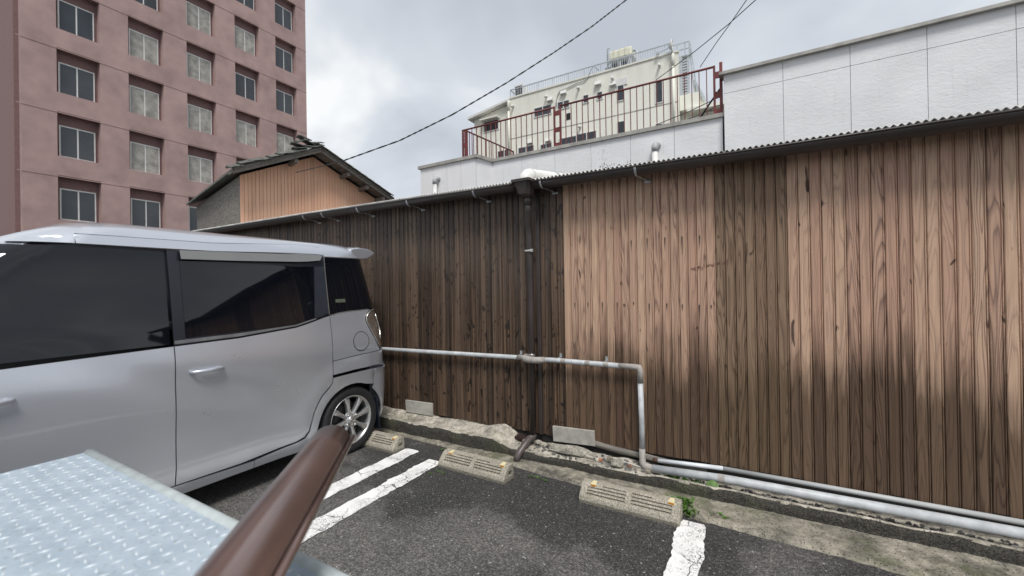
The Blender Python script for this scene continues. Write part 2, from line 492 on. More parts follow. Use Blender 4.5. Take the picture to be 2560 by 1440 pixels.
mLamp = simple('lamp_lens_brown_reflection', (.20,.165,.135), .06, .35, coat=1, var=.35, scale=24)  # clear grey lens with its brown reflection painted into the base colour
mChrome = simple('bright_trim', (.60,.58,.55), .2, .8, var=.1)
mFlap = simple('navy_mudflap', (.012,.016,.030), .4)
mSeal = simple('grey_window_seal', (.15,.15,.155), .4)
mAmber = simple('amber_reflector', (.50,.19,.012), .25, coat=1, var=.15, scale=60)
mYellow = simple('cream_yellow_plastic', (.72,.64,.40), .45, var=.1, scale=30)
mStone = simple('rubble_stone', (.26,.225,.18), .9, var=.45, scale=20, bumpd=.006)
mBrick = simple('orange_brick_chip', (.42,.15,.07), .9, var=.3, scale=40)
mBrickD = simple('dull_reddish_stone', (.20,.11,.075), .9, var=.4, scale=40)
mSoil = simple('dark_red_soil', (.040,.022,.018), .95, var=.6, scale=60, bumpd=.01)
mGravel = simple('gravel_stones', (.16,.155,.145), .9, var=.5, scale=40)
mGroundF = simple('bare_yard_ground', (.12,.11,.09), .95, var=.3, scale=1)

# ------------------------------------------------------------------ ground
g = MB(); g.add([(-300,-300,0),(300,-300,0),(300,300,0),(-300,300,0)], [(0,1,2,3)])
tag(g.build('asphalt_ground', mA), 'dark worn asphalt of the parking bays', kind='structure')

def stripe(x0, x1, ya, yb, label, seed):
    b = MB(); rows = 150; vs = []
    for i in range(rows+1):
        y = lerp(i/rows, ya, yb)
        e0 = .015*nz(y*8, seed) + .010*nz(y*31, seed+3); e1 = .015*nz(y*8, seed+7) + .010*nz(y*31, seed+9)
        k = 1
        tip = min((y-ya), (yb-y))
        if tip < .03: k = .80 + .2*math.sqrt(max(0, tip/.03)) + .25*nz(y*60, seed)
        cx = (x0+x1)/2; hw = (x1-x0)/2*k
        vs += [(cx-hw+e0, y, .004), (cx-hw*.33, y, .0042), (cx+hw*.33, y, .0042), (cx+hw+e1, y, .004)]
    fs = [(4*i+j, 4*i+j+1, 4*i+j+5, 4*i+j+4) for i in range(rows) for j in range(3)]
    b.add(vs, fs)
    tag(b.build('parking_line', mPaint), label, kind='structure')
stripe(-2.635, -2.485, .2, 2.69, 'cracked white parking line beside the car wheel', 1.3)
stripe(-2.31, -2.165, .2, 2.60, 'cracked white parking line ending at the middle wheel stop', 5.1)
stripe(-.385, -.235, .2, 2.625, 'broad cracked white parking line at the end of the nearest wheel stop', 9.7)

# ------------------------------------------------------------------ channel strip and kerb
def edgeY(x): return table(x, [(-6, 2.90), (-3.3, 2.885), (-2.45, 2.875), (-1.42, 2.775), (-.76, 2.697), (-.3, 2.65), (1.5, 2.56), (3, 2.5)])
XS0, XS1, NX = -14.0, 2.6, 620
def xs(u): return XS0 + (XS1-XS0)*(1-(1-u)**1.0)
XL = [XS0 + i*.25 for i in range(int((-3.9-XS0)/.25))] + [-3.9 + i*.022 for i in range(int((2.6+3.9)/.022)+1)]
def sheet(name, mat, fn, nv, label, closed_front=False):
    b = MB(); vs = []
    for x in XL:
        for j in range(nv+1): vs.append(fn(x, j/nv))
    fs = [(i*(nv+1)+j, (i+1)*(nv+1)+j, (i+1)*(nv+1)+j+1, i*(nv+1)+j+1) for i in range(len(XL)-1) for j in range(nv)]
    b.add(vs, fs, True)
    return tag(b.build(name, mat), label, kind='structure')
def strip_fn(x, t):
    y0 = edgeY(x) + .022*nz(x*4, 2.2) + .010*nz(x*17, 7)
    y = lerp(t, y0, 2.945)
    z = -.004 + .022*sstep(0, .12, t) + .008*nz(x*7, y*9) + .004*nz(x*31, y*31)
    return (x, y, z if t > .01 else -.01)
sheet('drain_channel', mStrip, strip_fn, 8, 'rough mossy concrete strip along the foot of the kerb')
def kerb_h(x, y):
    t = (y-2.93)/.25
    left = .128 + .010*nz(x*2, 1) + .035*sstep(.3, .9, t) + .012*nz(x*6, y*12)*sstep(.2, .5, t)
    left += .030*max(0, nz(x*3.1, y*7, 5))*sstep(.15, .4, t)
    mid = .078 + .010*nz(x*3, 4) + .018*t + .016*nz(x*9, y*14, 3)*sstep(.1, .4, t)
    right = lerp(sstep(.12, .3, t), .092 + .008*nz(x*5, 8), .045 + .010*nz(x*13, y*13))
    a = sstep(-1.90, -1.72, x + .05*nz(y*20, 2)); b = sstep(-.66, -.56, x)
    h = lerp(b, lerp(a, left, mid), right)
    h += .045*math.exp(-((x+1.86)/.16)**2)*sstep(.15, .5, t)
    crack = abs(y - 3.02 - .02*nz(x*4, 9) - .01*nz(x*15, 4))
    if x < -2.15 and crack < .011: h -= .022*(1-crack/.011)
    return h + .003*nz(x*40, y*40)
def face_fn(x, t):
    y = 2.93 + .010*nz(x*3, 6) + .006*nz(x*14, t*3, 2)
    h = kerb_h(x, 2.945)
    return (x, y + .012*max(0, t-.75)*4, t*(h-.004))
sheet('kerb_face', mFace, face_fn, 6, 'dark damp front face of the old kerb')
def top_fn(x, t):
    y = lerp(t, 2.941 + .010*nz(x*3, 6) + .012*nz(x*11, 3.3), 3.19)
    h = kerb_h(x, y)
    return (x, y, h - (.012 if t == 0 else 0))
sheet('kerb', mKerb, top_fn, 44, 'broken old concrete kerb under the timber wall')

# ------------------------------------------------------------------ wheel stops
def wheel_stop(x0, y_front, length, rot, label):
    t = thing('wheel_stop', (x0, y_front, 0), label, 'wheel stop', 'concrete wheel stops at the head of the bays')
    t.rotation_euler.z = rot
    prof = [(0,.0),(-.003,.022),(.006,.043),(.030,.070),(.066,.102),(.078,.108),(.118,.110),(.130,.104),(.136,.0)]
    b = MB(); n = len(prof); K = 26
    # grooves: strips on the sloping face lowered along their length
    rings = []
    xsn = [0, .012] + [.012 + (length-.024)*i/K for i in range(1, K)] + [length-.012, length]
    for i, xx in enumerate(xsn):
        ins = .006 if xx in (0, length) else 0
        rings.append([(xx, lerp(ins*6, p[0], .068), p[1]*(1-ins*4)) for p in prof])
    vs = [v for r_ in rings for v in r_]
    fs = [(i*n+k, i*n+(k+1)%n, (i+1)*n+(k+1)%n, (i+1)*n+k) for i in range(len(rings)-1) for k in range(n)]
    fs += [tuple(range(n)), tuple((len(rings)-1)*n+k for k in range(n))[::-1]]
    b.add(vs, fs)
    body = b.build('body', mStop, t, origin=(0,0,0)); 
    # cut the anti-slip grooves and the end pockets with real geometry
    cut = MB()
    dirv = Vector((0, .066-.006, .102-.043)).normalized(); nrm = Vector((0, -dirv.z, dirv.y))
    for gi in range(4):
        for a_, b_ in ((.045, .29), (.325, length-.045)):
            if gi == 3: a_, b_ = (.14, .29) if a_ < .1 else (.325, length-.16)
            c0 = Vector((0, .016, .055)) + dirv*(.004 + gi*.0205)
            p = []
            for xx in (a_, b_):
                for (u, w_) in ((-.0070,-.012),(.0070,-.012),(.0070,.012),(-.0070,.012)):
                    p.append(Vector((xx,0,0)) + c0 + dirv*u + nrm*w_)
            cut.hexa([p[0],p[1],p[2],p[3],p[4],p[5],p[6],p[7]])
    for xx in (-.01, length-.022): cut.box((xx, .062, .032), (xx+.032, .112, .066))
    co = cut.build('groove_cutter', None, t, origin=(0,0,0))
    md = body.modifiers.new('grooves', 'BOOLEAN'); md.object = co; md.operation = 'DIFFERENCE'; md.solver = 'EXACT'
    dg = bpy.context.evaluated_depsgraph_get(); dg.update()
    me = bpy.data.meshes.new_from_object(body.evaluated_get(dg))
    body.modifiers.clear(); body.data = me
    if not me.materials: me.materials.append(mStop)
    bpy.data.objects.remove(co)
    for xx in (.055, length-.075):
        r_ = thing_part('reflector', t, (xx, .066, .100))
        q = MB(); q.hexa([(.003,-.008,-.010),(.043,-.008,-.010),(.036,.034,.004),(.010,.034,.004),(.003,-.008,.010),(.043,-.008,.010),(.034,.034,.015),(.012,.034,.015)])
        q.build('cap', mYellow, r_, bevel=.002, origin=(0,0,0))
        q = MB(); q.box((.007,-.0100,-.007),(.039,-.0075,.004)); q.build('lens', mAmber, r_, origin=(0,0,0))
    return t
def thing_part(name, parent, loc):
    o = bpy.data.objects.new(name, None); o.empty_display_size = .02; COL.objects.link(o); o.parent = parent; o.location = loc
    return o
wheel_stop(-.985, 2.535, .608, R(-.2), 'speckled concrete wheel stop with two reflectors at the nearest bay, white line at its end')
wheel_stop(-2.145, 2.522, .61, R(-1.3), 'middle concrete wheel stop beside the end of a white line, moss at its left corner')
wheel_stop(-3.26, 2.545, .605, R(0), 'concrete wheel stop half hidden behind the rear car wheel')

# ------------------------------------------------------------------ wooden shed wall
YW = 3.12
def gut_z(x): return table(x, [(-14, 2.335), (-4.564, 2.272), (-1.597, 2.2335), (-.112, 2.211), (2.6, 2.185)])
shed = thing('timber_shed', (-2, 4.2, 0), 'long low shed clad in dark and faded vertical boards with a corrugated roof', 'shed')
b = MB(); b.box((-14, YW+.016, .1), (2.6, 5.3, 2.21)); b.build('wall_core', mBlack, shed)
def board_mesh(mat, w):
    q = MB(); h0, h1, d, c = 0, 1.0, .014, .0035
    p = [(-w/2,0),(-w/2,-d+c),(-w/2+c,-d),(w/2-.0105,-d),(w/2-.0090,-d+.0045),(w/2-.0070,-d+.0045),(w/2-.0055,-d),(w/2-c,-d),(w/2,-d+c),(w/2,0)]
    q.prism([(a, y, h0) for a, y in p], (0,0,h1-h0))
    return q.mesh('board', mat)
PIT = .0582
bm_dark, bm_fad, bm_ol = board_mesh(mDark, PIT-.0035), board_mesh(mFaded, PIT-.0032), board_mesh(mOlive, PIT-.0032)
xx = -1.311 + PIT/2
def put_board(x, me):
    o = bpy.data.objects.new('board', me); COL.objects.link(o); o.parent = shed
    wob = random.uniform(-.002, .002) if me is bm_dark else random.uniform(-.001, .001)
    o.location = Vector((x, YW+.0155+wob, .172+random.uniform(-.004,.004))) - shed.location; o.scale.z = gut_z(x)+.02-.172
i = 0
while xx + i*PIT < 2.5:
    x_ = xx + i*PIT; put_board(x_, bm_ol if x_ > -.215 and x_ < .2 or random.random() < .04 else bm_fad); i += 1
mStk = simple('dark_drip_stain', (.050,.034,.028), .7, var=.2)
def streak(px, py, ln):
    p = at_y(px, py, YW); k = round((p.x-xx)/PIT); x_ = xx + k*PIT + max(-.018, min(.018, p.x-xx-k*PIT)); q = MB(); y = YW-.0015
    q.add([(x_-.0035,y,p.z+.004),(x_+.0035,y,p.z+.004),(x_+.004,y,p.z-.008),(x_+.002,y,p.z-ln*.5),(x_+.0006,y,p.z-ln),(x_-.0012,y,p.z-ln*.6),(x_-.004,y,p.z-.006)], [(0,1,2,3,4,5,6)])
    q.build('drip_stain', mStk, shed)
for a, b_, l_ in ((1437,758,.05),(1470,758,.05),(1506,757,.12),(1543,757,.13),(1584,756,.03),(1623,760,.09),(1667,760,.05),(1706,762,.05),(1748,763,.14),(1778,764,.03),(1578,602,.09),(1618,597,.10),(1662,595,.10),(1705,592,.16),(1749,590,.08),(1796,590,.02)): streak(a, b_, l_)
q = MB(); rng = random.Random(11)
for k in range(70):
    u = rng.random(); p = at_y(1728+92*u, 673-19*u+rng.gauss(0, 2.2), YW); r_ = rng.uniform(.0015, .005)
    q.add([(p.x-r_*1.8,YW-.0017,p.z), (p.x,YW-.0017,p.z-r_*.6), (p.x+r_*1.8,YW-.0017,p.z+r_*.5), (p.x,YW-.0017,p.z+r_*.8)], [(0,1,2,3)])
tag(q.build('rusty_smear', simple('rusty_smear_stain', (.24,.12,.095), .7), shed), kind='stuff')
i = 1
while xx - i*PIT > -5.6:
    put_board(xx - i*PIT, bm_dark); i += 1
q = MB(); x_ = xx - i*PIT
while x_ > -14:
    q.box((x_-PIT/2+.002, YW, .172), (x_+PIT/2-.002, YW+.0155, gut_z(x_)+.02)); x_ -= PIT
tag(q.build('siding', mDark, shed), kind='stuff')
q = MB(); q.box((-1.545, YW-.022, .175), (-1.515, YW-.0005, 2.30)); q.build('cover_strip', mGutter, shed)
# corrugated roof (half pitch 32 mm) running up to the back
q = MB(); n = 16*33*8//2
def roof_fn(u, v):
    x = lerp(u, -14, 2.6); y = lerp(v, 2.975, 5.35)
    return (x, y, gut_z(x) + .027 + (y-2.975)*.125 + .0075*math.sin(x*2*math.pi/.032))
def gut_z(x): return table(x, [(-14, 2.335), (-4.564, 2.272), (-1.597, 2.2335), (-.112, 2.211), (2.6, 2.185)])
q.grid(roof_fn, 16*260, 1)
rf = q.build('corrugated_roof', mRoof, shed)
sm = rf.modifiers.new('thick', 'SOLIDIFY'); sm.thickness = .004
q = MB(); q.prism([(-14,3.0,gut_z(-14)+.005),(-14,YW+.03,gut_z(-14)+.005),(-14,YW+.03,gut_z(-14)+.035),(-14,3.0,gut_z(-14)+.026)], (16.6,0,gut_z(2.6)-gut_z(-14)))
q.build('eaves_board', mGutter, shed)

# eaves gutter
gut = thing('eaves_gutter', (-2, 3.0, 2.2), 'dark brown half-round eaves gutter along the shed roof edge', 'gutter')
q = MB(); xsg = [-14, -9, -4.564, -1.66]; xsg2 = [-1.50, -.112, 2.6]
for seg in (xsg, xsg2):
    def gfn(u, v):
        k = u*(len(seg)-1); i_ = min(int(k), len(seg)-2); x = lerp(k-i_, seg[i_], seg[i_+1])
        a = math.pi*v
        return (x, 2.98 - .05*math.cos(a), gut_z(x) - .052*math.sin(a))
    q.grid(gfn, (len(seg)-1)*6, 12)
ch = q.build('channel', mGutter, gut); sm = ch.modifiers.new('thick', 'SOLIDIFY'); sm.thickness = .004
q = MB()
for seg in (xsg, xsg2): q.tube([(x, 2.929, gut_z(x)+.001) for x in seg], .0065, 8)
q.build('rim', mGutter, gut)
for px, py in ((757, 545), (803, 535), (891, 522), (1016, 502), (1182, 477), (1350, 452), (1587, 418)):
    X = at_y(px, py, 2.93).x; z = gut_z(X)
    q = MB()
    pts = [(X, 2.98-.0535*math.cos(math.pi*v/10), z-.0555*math.sin(math.pi*v/10)) for v in range(0, 9)]
    for p0, p1 in zip(pts, pts[1:]): q.bar(p0, p1, .016, .003)
    q.box((X+.02, YW-.010, z-.080), (X+.07, YW-.001, z-.064))
    q.bar((X, 3.02, z-.045), (X+.05, YW-.006, z-.07), .014, .004)
    q.build('bracket', mGal, gut)

# rainwater hopper and downpipe
hp = thing('downpipe', (-1.6, 3.07, .1), 'brown rainwater downpipe with tapered hopper box and bottom elbow', 'downpipe')
q = MB()
def ringbox(x0,x1,y0,y1,z): return [(x0,y0,z),(x1,y0,z),(x1,y1,z),(x0,y1,z)]
def chamf(x0,x1,y0,y1,z,c): return [(x0+c,y0,z),(x1-c,y0,z),(x1,y0+c,z),(x1,y1-c,z),(x1-c,y1,z),(x0+c,y1,z),(x0,y1-c,z),(x0,y0+c,z)]
secs = [chamf(-1.708,-1.532,2.962,3.112,2.283,.012), chamf(-1.708,-1.532,2.962,3.112,2.262,.012), chamf(-1.692,-1.545,2.975,3.112,2.254,.02), chamf(-1.672,-1.556,2.995,3.112,2.165,.03), chamf(-1.640,-1.565,3.030,3.108,2.145,.02)]
secs = [[(x*.977, y*.977, 1.38+(z-1.38)*.977) for x, y, z in r_] for r_ in secs]
for a_, b2 in zip(secs, secs[1:]):
    q.add(a_ + b2, [(k, (k+1)%8, 8+(k+1)%8, 8+k) for k in range(8)])
q.add(secs[-1], [tuple(range(8))]); q.add([(x,y,z-.02) for x,y,z in secs[0]], [tuple(range(8))])
q.build('hopper', mGutter, hp)
DPX, DPY, DPR = -1.592, 3.075, .0275
q = MB(); q.tube([(-1.566, 3.0, 2.135), (-1.570, 3.008, 2.07)], .032, 20); q.build('socket', mGutter, hp)
q = MB(); q.tube([(-1.567, 3.002, 2.10), (-1.574, 3.02, 2.02), (DPX-.006, DPY-.012, 1.90), (DPX-.003, DPY, 1.82), (DPX, DPY, 1.2), (DPX+.004, DPY, .17)], DPR, 22); q.build('pipe', mGutter, hp)
q = MB()
e0 = Vector((DPX+.004, DPY, .175)); e3 = Vector((-1.638, 2.90, .050))
q.tube([e0, e0+Vector((0,0,-.012)), e0+Vector((-.004,-.012,-.030)), e0.lerp(e3,.25)+Vector((0,0,.006)), e0.lerp(e3,.6)+Vector((0,0,.008)), e0.lerp(e3,.88)+Vector((0,0,.006)), e3+Vector((-.003,-.012,-.012)), e3+Vector((-.003,-.014,-.045))], DPR+.001, 20)
q.build('elbow', simple('sun_greyed_brown_plastic', (.085,.070,.066), .4, var=.2), hp)
for z in (1.70, .835):
    q = MB(); q.tube([(DPX, DPY, z-.008), (DPX, DPY, z+.008)], DPR+.003, 22); q.box((DPX+.02, DPY-.028, z-.012), (DPX+.04, DPY-.018, z+.012))
    q.box((DPX-.03, DPY-.036, z-.006), (DPX+.035, DPY-.029, z+.006))
    q.build('pipe_clip', mChrome, hp)

# ------------------------------------------------------------------ water pipes on the wall
wp = thing('water_pipe', (-1.5, 3.07, .1), 'grey water pipe running along the shed wall, turning down then along the ground', 'pipe')
PR = .019
c1 = Vector((-.706, 3.062, .797)); zl = lambda x: table(x, [(-6, .770), (-3.34, .783), (-1.566, .806), (-.706, .803)])
q = MB(); q.tube([(-6, 3.075, zl(-6)), (-3.34, 3.07, zl(-3.34)), (-1.72, 3.07, zl(-1.72))], PR, 16); q.build('pipe', mPipe, wp)
q = MB(); q.tube([(-1.50, 3.035, zl(-1.5)), (-1.40, 3.062, zl(-1.4)), (-.74, 3.062, .801)], PR+.001, 16); q.build('pipe', mPipe, wp)
q = MB(); q.tube([(-1.72, 3.068, zl(-1.72)), (-1.66, 3.055, .808), (-1.635, 3.03, .806), (-1.60, 3.015, .803), (-1.53, 3.012, .802), (-1.50, 3.02, .803), (-1.46, 3.045, .806)], [.020,.023,.027,.028,.027,.027,.024], 16); q.build('wrapped_joint', mTape, wp)
q = MB(); q.tube([(-1.665, 3.085, .818), (-1.58, 3.085, .826)], .017, 12); q.build('wrapped_joint', mTape, wp)
q = MB(); q.tube([(-.86, 3.062, .802), (-.74, 3.062, .802), (-.712, 3.062, .799), (-.704, 3.062, .775), (-.7045, 3.062, .69)], [.020,.022,.025,.022,.021], 16); q.build('wrapped_elbow', mTape, wp)
q = MB(); q.tube([(-.7045, 3.062, .70), (-.700, 3.066, .40), (-.700, 3.066, .19)], .0195, 16); q.build('pipe', mPipe, wp)
q = MB(); q.tube([(-.700, 3.066, .215), (-.700, 3.064, .155), (-.697, 3.058, .118), (-.675, 3.045, .098), (-.60, 3.03, .098)], [.0215,.022,.025,.026,.025], 16); q.build('wrapped_elbow', mTape, wp)
q = MB(); q.tube([(-.62, 3.032, .10), (-.148, 3.02, .128), (1.6, 3.0, .15)], .0275, 18); q.build('ground_pipe', mPipe, wp)
q = MB(); q.tube([(-.205, 3.0215, .125), (-.165, 3.0205, .127)], .0282, 18, False); q.build('tape_band', mTape, wp)
for x in (-1.30, -1.10, -.955):
    q = MB(); z = zl(x); q.tube([(x-.02, 3.062, z), (x+.02, 3.062, z)], PR+.002, 16, False); q.build('tape_band', mTape, wp)
for x in (-1.712, -1.345, -.965):
    z = zl(x); q = MB(); q.box((x-.010, YW-.010, z+.012), (x+.010, YW-.003, z+.052)); q.box((x-.006, 3.07, z+.016), (x+.006, YW-.006, z+.024)); q.build('pipe_bracket', mGal, wp)
sp_ = thing('thin_pipe', (-.4, 3.08, .1), 'thin pale pipe lying behind the thick grey pipe at the foot of the wall', 'pipe')
q = MB(); q.tube([(-.60, 3.085, .142), (-.18, 3.095, .165)], .0145, 14); q.build('pipe', mPipeL, sp_)
q = MB(); q.tube([(-.18, 3.095, .165), (1.2, 3.08, .17)], .0145, 14); q.build('pipe', mPVCg, sp_)
q = MB(); q.tube([(-.63, 3.084, .140), (-.595, 3.085, .142)], .0155, 14); q.build('rusty_socket', simple('brown_rust', (.085,.045,.032), .8), sp_)
q = MB(); q.tube([(-.98, 3.03, .135), (-.86, 3.03, .118), (-.70, 3.04, .088)], .0022, 6)
tag(q.build('thin_rod', mPVC), 'thin pale rod lying on the rubble by the grey elbow', 'rod')

# PVC pipe on the roof
pv = thing('roof_drain_pipe', (-1.62, 3.1, 2.25), 'fat ivory plastic pipe lying on the shed roof, bending down into the hopper', 'pipe')
p0 = Vector((-1.582, 2.99, 2.235)); p1 = Vector((-1.566, 3.06, 2.325)); p2 = Vector((-1.672, 4.6, 2.63))
d = (p2-p1).normalized()
q = MB(); path = [p0, p0+Vector((0,.0,.03)), p0+Vector((.003,.012,.058)), p0+Vector((.008,.035,.078)), p1]
q.tube(path, [.050,.052,.054,.054,.053], 22); q.build('elbow', mPVC, pv)
q = MB(); q.tube([p1, p2], .048, 22); q.build('pipe', mPVC, pv)
q = MB(); a_ = p1 + d*.55; q.tube([a_, a_+d*.07], .0515, 22); q.build('coupling', mPVCg, pv)

# ------------------------------------------------------------------ things at the foot of the wall
def plate(px, label):
    P = [at_y(*p, 3.092) for p in px]
    q = MB(); q.hexa([P[3], P[2], P[2]+Vector((0,.02,0)), P[3]+Vector((0,.02,0)), P[0], P[1], P[1]+Vector((0,.02,0)), P[0]+Vector((0,.02,0))])
    o = q.build('cement_board', mPlate, bevel=.002); tag(o, label, 'board', 'cement boards leaning at the foot of the wall'); return o
plate([(1013,1000),(1080,1009),(1080,1040),(1015,1030)], 'small grey cement board on the cracked kerb ledge near the car')
plate([(1381,1065),(1485,1078),(1487,1116),(1383,1103)], 'larger grey cement board standing on the broken concrete lump')

def rock(name, c, r, mat, label, cat, seed, sq=.7, group=None):
    bm = bmesh.new(); bmesh.ops.create_icosphere(bm, subdivisions=3, radius=1)
    for v in bm.verts:
        p = v.co.copy(); k = 1 + .35*noise.noise(p*1.3+Vector((seed,0,0))) + .14*noise.noise(p*4+Vector((0,seed,0)))
        v.co = Vector((p.x*r[0]*k, p.y*r[1]*k, max(p.z*k, -.6)*r[2]))
    me = bpy.data.meshes.new(name); bm.to_mesh(me); bm.free(); me.materials.append(mat)
    o = bpy.data.objects.new(name, me); COL.objects.link(o); o.location = c
    return tag(o, label, cat, group)
rock('concrete_lump', (-1.235, 3.03, .118), (.205, .050, .034), mSlab, 'long jagged lump of broken concrete under the larger cement board', 'rubble', 3.1)
rock('concrete_slab_piece', (-1.09, 2.975, .082), (.10, .035, .014), mKerb, 'thin cracked flake of concrete on the kerb edge below the lump', 'rubble', 8.8)
G = 'loose rubble on the kerb ledge'
rock('rubble_stone', (-.865, 2.99, .105), (.048, .040, .028), mSlab, 'biggest loose pale stone, left of the bottom pipe elbow', 'stone', 1.2, group=G)
rock('rubble_stone', (-.925, 3.02, .118), (.020, .018, .018), mStone, 'small round brown stone just behind the orange brick chip', 'stone', 4.2, group=G)
rock('brick_chip', (-.985, 2.985, .108), (.014, .010, .010), mBrick, 'small orange brick chip on the kerb ledge', 'brick chip', 6.2)
rock('rubble_stone', (-.775, 3.0, .100), (.018, .016, .013), mBrickD, 'reddish stone between the big pale stone and the pipe elbow', 'stone', 7.2, group=G)
rock('rubble_stone', (-.645, 2.985, .075), (.022, .018, .035), mStone, 'upright stone chip under the wrapped bottom elbow', 'stone', 9.2, group=G)
rock('soil_clump', (-1.70, 3.06, .135), (.055, .035, .032), mSoil, 'dark reddish clump of soil beside the foot of the downpipe', 'soil', 2.2)
rock('rubble_stone', (-1.53, 3.05, .125), (.032, .02, .018), mSlab, 'pale stone against the wall just right of the downpipe foot', 'stone', 5.5, group=G)
rock('rubble_stone', (-1.645, 3.045, .120), (.028, .022, .016), mSlab, 'pale stone between the soil clump and the downpipe', 'stone', 6.5, group=G)
# old sill timber under the boards
q = MB()
def log_fn(u, v):
    x = lerp(u, -1.08, -.28); a = 2*math.pi*v; r_ = .025*(1-.15*u)*(1+.15*nz(x*6, math.cos(a), math.sin(a)))
    return (x, 3.125 + r_*.8*math.cos(a), .165 - .055*u + .015*nz(x*3, 4) + r_*math.sin(a))
q.grid(log_fn, 40, 14)
tag(q.build('sill_timber', mOldwood), 'split grey sill timber sagging under the faded boards', 'timber')
# gravel behind the kerb
q = MB(); rng = random.Random(5)
for k in range(420):
    if k < 280: x = rng.uniform(-.56, 1.2); y = rng.uniform(2.965, 3.10)
    else: x = rng.uniform(-1.7, -.6); y = rng.uniform(2.95, 3.1)
    z = kerb_h(x, y); r_ = rng.uniform(.004, .012)
    rot = Matrix.Rotation(rng.uniform(0, 6), 3, 'Z') @ Matrix.Rotation(rng.uniform(0, 6), 3, 'X')
    P = [rot @ Vector((sx*r_, sy*r_*rng.uniform(.6,1.1), sz*r_*.8)) + Vector((x,y,z+.003)) for sz in (-1,1) for sx, sy in ((-1,-1),(1,-1),(1,1),(-1,1))]
    q.hexa([P[0],P[1],P[2],P[3],P[4],P[5],P[6],P[7]])
tag(q.build('gravel', mGravel), 'loose grey gravel on the kerb ledge', 'gravel', kind='stuff')

# weeds
def weed(name, spots, n, size, label, seed, h=.03):
    rng = random.Random(seed); q = MB()
    for k in range(n):
        c = Vector(rng.choice(spots)); sx = rng.gauss(0, .5)*spread(c); 
        base = Vector((c.x + rng.gauss(0, c_sp), c.y + rng.gauss(0, c_sp*.6), c.z))
        ang = rng.uniform(0, 6.28); ln = size*rng.uniform(.6, 1.3); up = rng.uniform(.2, 1)*h
        tip = base + Vector((math.cos(ang)*ln, math.sin(ang)*ln, up*.6)); mid = (base+tip)/2 + Vector((0,0,up*.5))
        sd_ = Vector((-math.sin(ang), math.cos(ang), 0))*ln*.42
        q.add([base, mid+sd_, tip, mid-sd_, mid+Vector((0,0,-.15*ln))], [(0,4,1),(4,2,1),(0,3,4),(4,3,2)], True)
    return tag(q.build(name, mLeaf), label, 'weeds', 'small weeds along the kerb', None)
c_sp = .022
def spread(c): return 1
P = lambda px, py, z=0: tuple(at_z(px, py, z))
weed('weed_clump', [P(1690,1258,.02), P(1706,1270,.012), P(1722,1285,.01), P(1712,1258,.03)], 230, .025, 'leafy green weed clump behind the right end of the nearest wheel stop', 2, .045)
c_sp = .012
weed('weed_clump', [P(1585,1234,.015), P(1600,1238,.012), P(1620,1242,.012), P(1635,1246,.012), P(1655,1250,.012)], 170, .014, 'low line of small weeds behind the middle of the nearest wheel stop', 3, .022)
weed('weed_clump', [P(1798,1290,.005), P(1810,1300,.005), P(1818,1303,.0)], 100, .016, 'small green weed tuft at the asphalt edge right of the broad white line', 4, .025)
weed('weed_clump', [P(1088,1096,.01), P(1094,1098,.01)], 34, .012, 'tiny weed tuft at the foot of the dark kerb face near the car', 5, .02)
weed('weed_clump', [P(1103,1126,.005), P(1125,1130,.005), P(1116,1127,.008)], 50, .010, 'tiny weeds at the back left corner of the middle wheel stop', 6, .02)
weed('moss_tuft', [P(1095,1178,.0), P(1108,1182,.0), P(1078,1184,0)], 90, .007, 'flat moss at the front left corner of the middle wheel stop', 8, .006)
weed('weed_clump', [P(1330,1192,.008), P(1345,1196,.008), P(1362,1201,.006)], 60, .010, 'faint green tufts on the channel edge just right of the brown elbow', 12, .016)
weed('weed_clump', [P(1745,1283,.006), P(1768,1287,.006)], 46, .011, 'small weeds at the channel edge between the leafy clump and the far right tuft', 13, .018)
c_sp = .03
weed('weed_clump', [(-.52, 3.02, .055), (-.45, 3.01, .055), (-.38, 3.01, .055), (-.30, 3.0, .055)], 110, .022, 'shaded green weeds growing under the thick ground pipe', 7, .04)
q = MB(); c = Vector((-.235, 2.972, .095))
lv = [c + Vector((.036*math.cos(a)*(1+.12*math.sin(5*a)), -.012+.022*math.sin(a), .030*math.sin(a)*-1 if False else .026*math.sin(a))) for a in [k*math.pi/8 for k in range(16)]]
q.add(lv + [c+Vector((0,-.016,.004))], [(k, (k+1)%16, 16) for k in range(16)], True)
tag(q.build('broad_leaf', mLeaf), 'single broad green leaf hanging out below the ground pipe', 'leaf')

